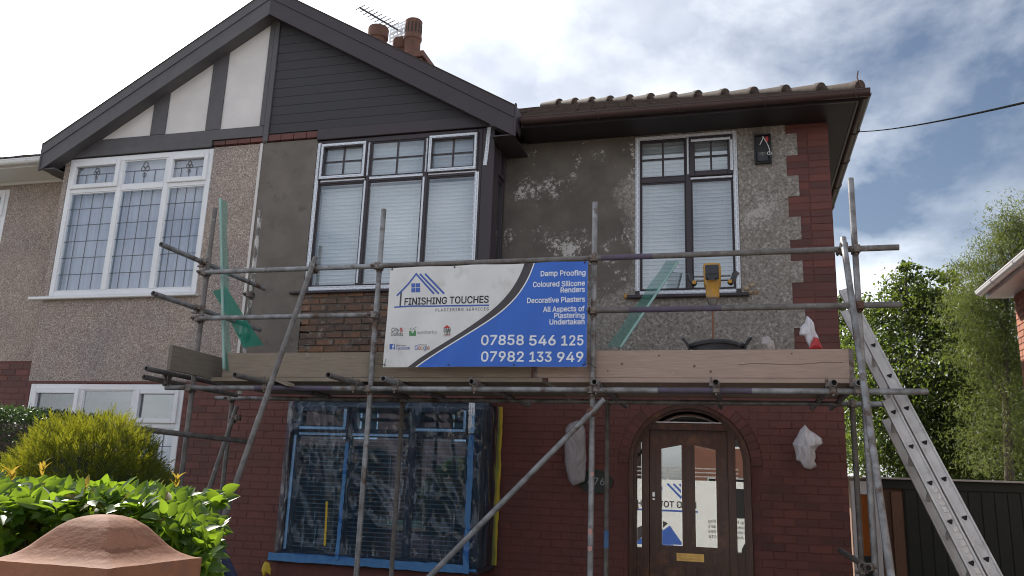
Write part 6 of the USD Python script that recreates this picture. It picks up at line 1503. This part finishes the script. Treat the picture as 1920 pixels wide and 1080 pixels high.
tree('alder_tree', 'dark green broadleaf tree with a pointed top behind the garage', at(1735, 1010, YT), clumps_px([(1702, 505, 26, YT), (1690, 545, 40, YT), (1735, 545, 45, YT), (1655, 580, 45, YT + .5), (1710, 610, 75, YT), (1780, 590, 60, YT), (1640, 640, 60, YT + 1), (1690, 700, 85, YT), (1780, 690, 85, YT - 1), (1840, 650, 60, YT), (1640, 740, 70, YT + .5), (1720, 790, 90, YT), (1810, 780, 90, YT), (1660, 850, 80, YT), (1760, 870, 90, YT), (1850, 850, 80, YT), (1600, 600, 30, YT + 2), (1605, 690, 45, YT + 2), (1615, 840, 55, YT + 2)]), 54000, 0.092, broad, 'dark_tree_leaf', 5)
YW = 19
YO = 24
tree('olive_tree', 'olive green bushy tree filling the middle between the alder and the willow', at(1825, 1015, YO), clumps_px([(1790, 560, 38, YO), (1830, 600, 55, YO), (1800, 650, 60, YO), (1850, 690, 65, YO), (1800, 760, 70, YO), (1860, 790, 70, YO), (1780, 850, 70, YO), (1850, 870, 70, YO), (1780, 520, 25, YO), (1900, 700, 60, YO), (1900, 820, 60, YO)]), 40000, 0.085, broad, 'olive_tree_leaf', 21)
tree('willow_tree', 'tall yellow green feathery willow rising at the right edge', at(1895, 1000, YW), clumps_px([(1893, 420, 38, YW), (1925, 420, 60, YW), (1870, 470, 45, YW), (1915, 500, 70, YW), (1850, 520, 42, YW), (1815, 505, 32, YW + 1), (1870, 570, 65, YW), (1820, 580, 55, YW), (1880, 650, 70, YW), (1840, 660, 50, YW), (1890, 740, 80, YW), (1880, 830, 80, YW), (1960, 600, 90, YW), (1975, 460, 70, YW)]), 56000, 0.085, thin_, 'willow_leaf', 8, 0.11, 0.05)
YR = 30
tree('far_tree', 'reddish dark tree far behind beside the corner of the house', at(1590, 1000, YR), clumps_px([(1585, 600, 30, YR), (1612, 640, 40, YR), (1590, 680, 45, YR), (1600, 760, 60, YR), (1570, 560, 22, YR)]), 9000, 0.12, broad, 'dark_tree_leaf', 14)

# ================================================================== across the street, seen only in the glass
def street_house(label, x0, x1, y, mt):
    T = thing('terraced_house', label, 'house', ((x0 + x1) / 2, y, 0))
    holes = []
    for cx in (x0 + (x1 - x0) * 0.25, x0 + (x1 - x0) * 0.75):
        holes += [sbox(cx - 0.9, 0.9, cx + 0.9, 2.4), sbox(cx - 0.9, 3.6, cx + 0.9, 5.0)]
    P = sbox(x0, 0, x1, 5.5).difference(unary_union(holes)); m = MB(); m.prism(P, y - 0.3, y); obj('wall', m, mt, T)
    for h in holes:
        a, c, b, e = h.bounds; m = MB(); m.prism(h.difference(h.buffer(-0.08, join_style=2)), y - 0.12, y - 0.04); m.box((a + b) / 2 - 0.04, (a + b) / 2 + 0.04, y - 0.115, y - 0.045, c + 0.08, e - 0.08)
        w = obj('window', m, 'white_upvc', T); m = MB(); m.box(a + 0.08, b - 0.08, y - 0.10, y - 0.09, c + 0.08, e - 0.08); obj('pane', m, 'black_plastic', w)
    m = MB(); q = np.array([[x0 - .2, y + .35, 5.5], [x1 + .2, y + .35, 5.5], [x1 + .2, y - 4, 8.2], [x0 - .2, y - 4, 8.2], [x0 - .2, y - 8.3, 5.5], [x1 + .2, y - 8.3, 5.5]]); m.add(q, [[0, 1, 2, 3], [3, 2, 5, 4]]); m.add(q, [[0, 3, 4], [1, 5, 2]]); obj('roof', m, 'clay_tile', T)
    m = MB(); m.box(x0, x1, y - 8, y - 0.301, 0, 5.499); obj('side_wall', m, mt, T)
street_house('red brick house across the road mirrored in the lower left windows', -24, -15, -19, 'street_brick')
street_house('second red brick house across the road mirrored in the glass', -14, -5, -19, 'street_brick')
street_house('brick house opposite the arched door seen in its glass', -2, 7, -19, 'street_brick')
# works van parked behind the camera
VN = thing('parked_van', 'white works van with the plastering lettering mirrored in the door glass', 'van', (-1.4, -4.4, 0))
vy, vx = -3.45, 1.7
body = Polygon([(-4.1, 0.35), (1.25, 0.35), (1.3, 1.0), (1.05, 1.15), (0.35, 1.95), (0.1, 2.02), (-4.05, 2.02), (-4.15, 1.7)])
m = MB(); m.prism(body, vy - 1.85, vy); obj('body', m, 'van_white', VN)
for x in (-3.2, 0.35):
    for yy in (vy - 0.22, vy - 1.83):
        m = MB(); m.tube([(x, yy - 0.02, 0.34), (x, yy + 0.24, 0.34)], 0.33, 20); obj('wheel', m, 'rubber', VN)
m = MB(); m.prism(Polygon([(-0.15, 1.15), (0.75, 1.15), (0.25, 1.85), (-0.15, 1.85)]), vy + 0.0005, vy + 0.006); obj('side_window', m, 'black_plastic', VN)
m = MB()
for z in (2.12, 2.22, 2.32): m.bar((-3.9, vy - 0.1, z), (0, vy - 0.1, z), 0.035, 0.03)
for x in (-3.8, -2, -0.1): m.bar((x, vy - 0.1, 2.0), (x, vy - 0.1, 2.33), 0.03, 0.03, up=(0, 1, 0))
obj('roof_rack', m, 'aluminium', VN)
def vtext(s, x0, x1, z, mt, h=None, bold=True): return text(s, x0, x1, z, vy + 0.001, mt, VN, bold=bold, height=h, dep=0.002, flip=True)
vtext('FINISHING TOUCHES', -2.75, -0.75, 1.34, 'print_black', 0.15); m = MB(); m.box(-2.95, -0.7, vy + 0.0005, vy + 0.004, 1.24, 1.28); obj('line', m, 'logo_blue', VN)
for a in (-2.0, -1.85, -1.7):
    m = MB(); m.bar((a, vy + 0.002, 1.92), (a + 0.4, vy + 0.002, 1.52), 0.05, 0.003, up=(0, 1, 0)); obj('emblem_line', m, 'logo_blue', VN)
for s, z in (('Damp Proofing', 1.02), ('Coloured Renders', 0.90), ('Decorative Plasters', 0.78), ('All Aspects', 0.66)): vtext(s, -0.45, 0.30, z, 'print_black', 0.07, False)
m = MB(); m.prism(Polygon([(-3.4, 0.4), (-2.6, 0.4), (-2.0, 0.95), (-2.1, 1.0)]), vy + 0.0005, vy + 0.003); obj('swoosh', m, 'banner_dark', VN); m = MB(); m.prism(Polygon([(-2.6, 0.42), (-1.6, 0.42), (-1.95, 0.9)]), vy + 0.0005, vy + 0.003); obj('swoosh', m, 'logo_blue', VN)
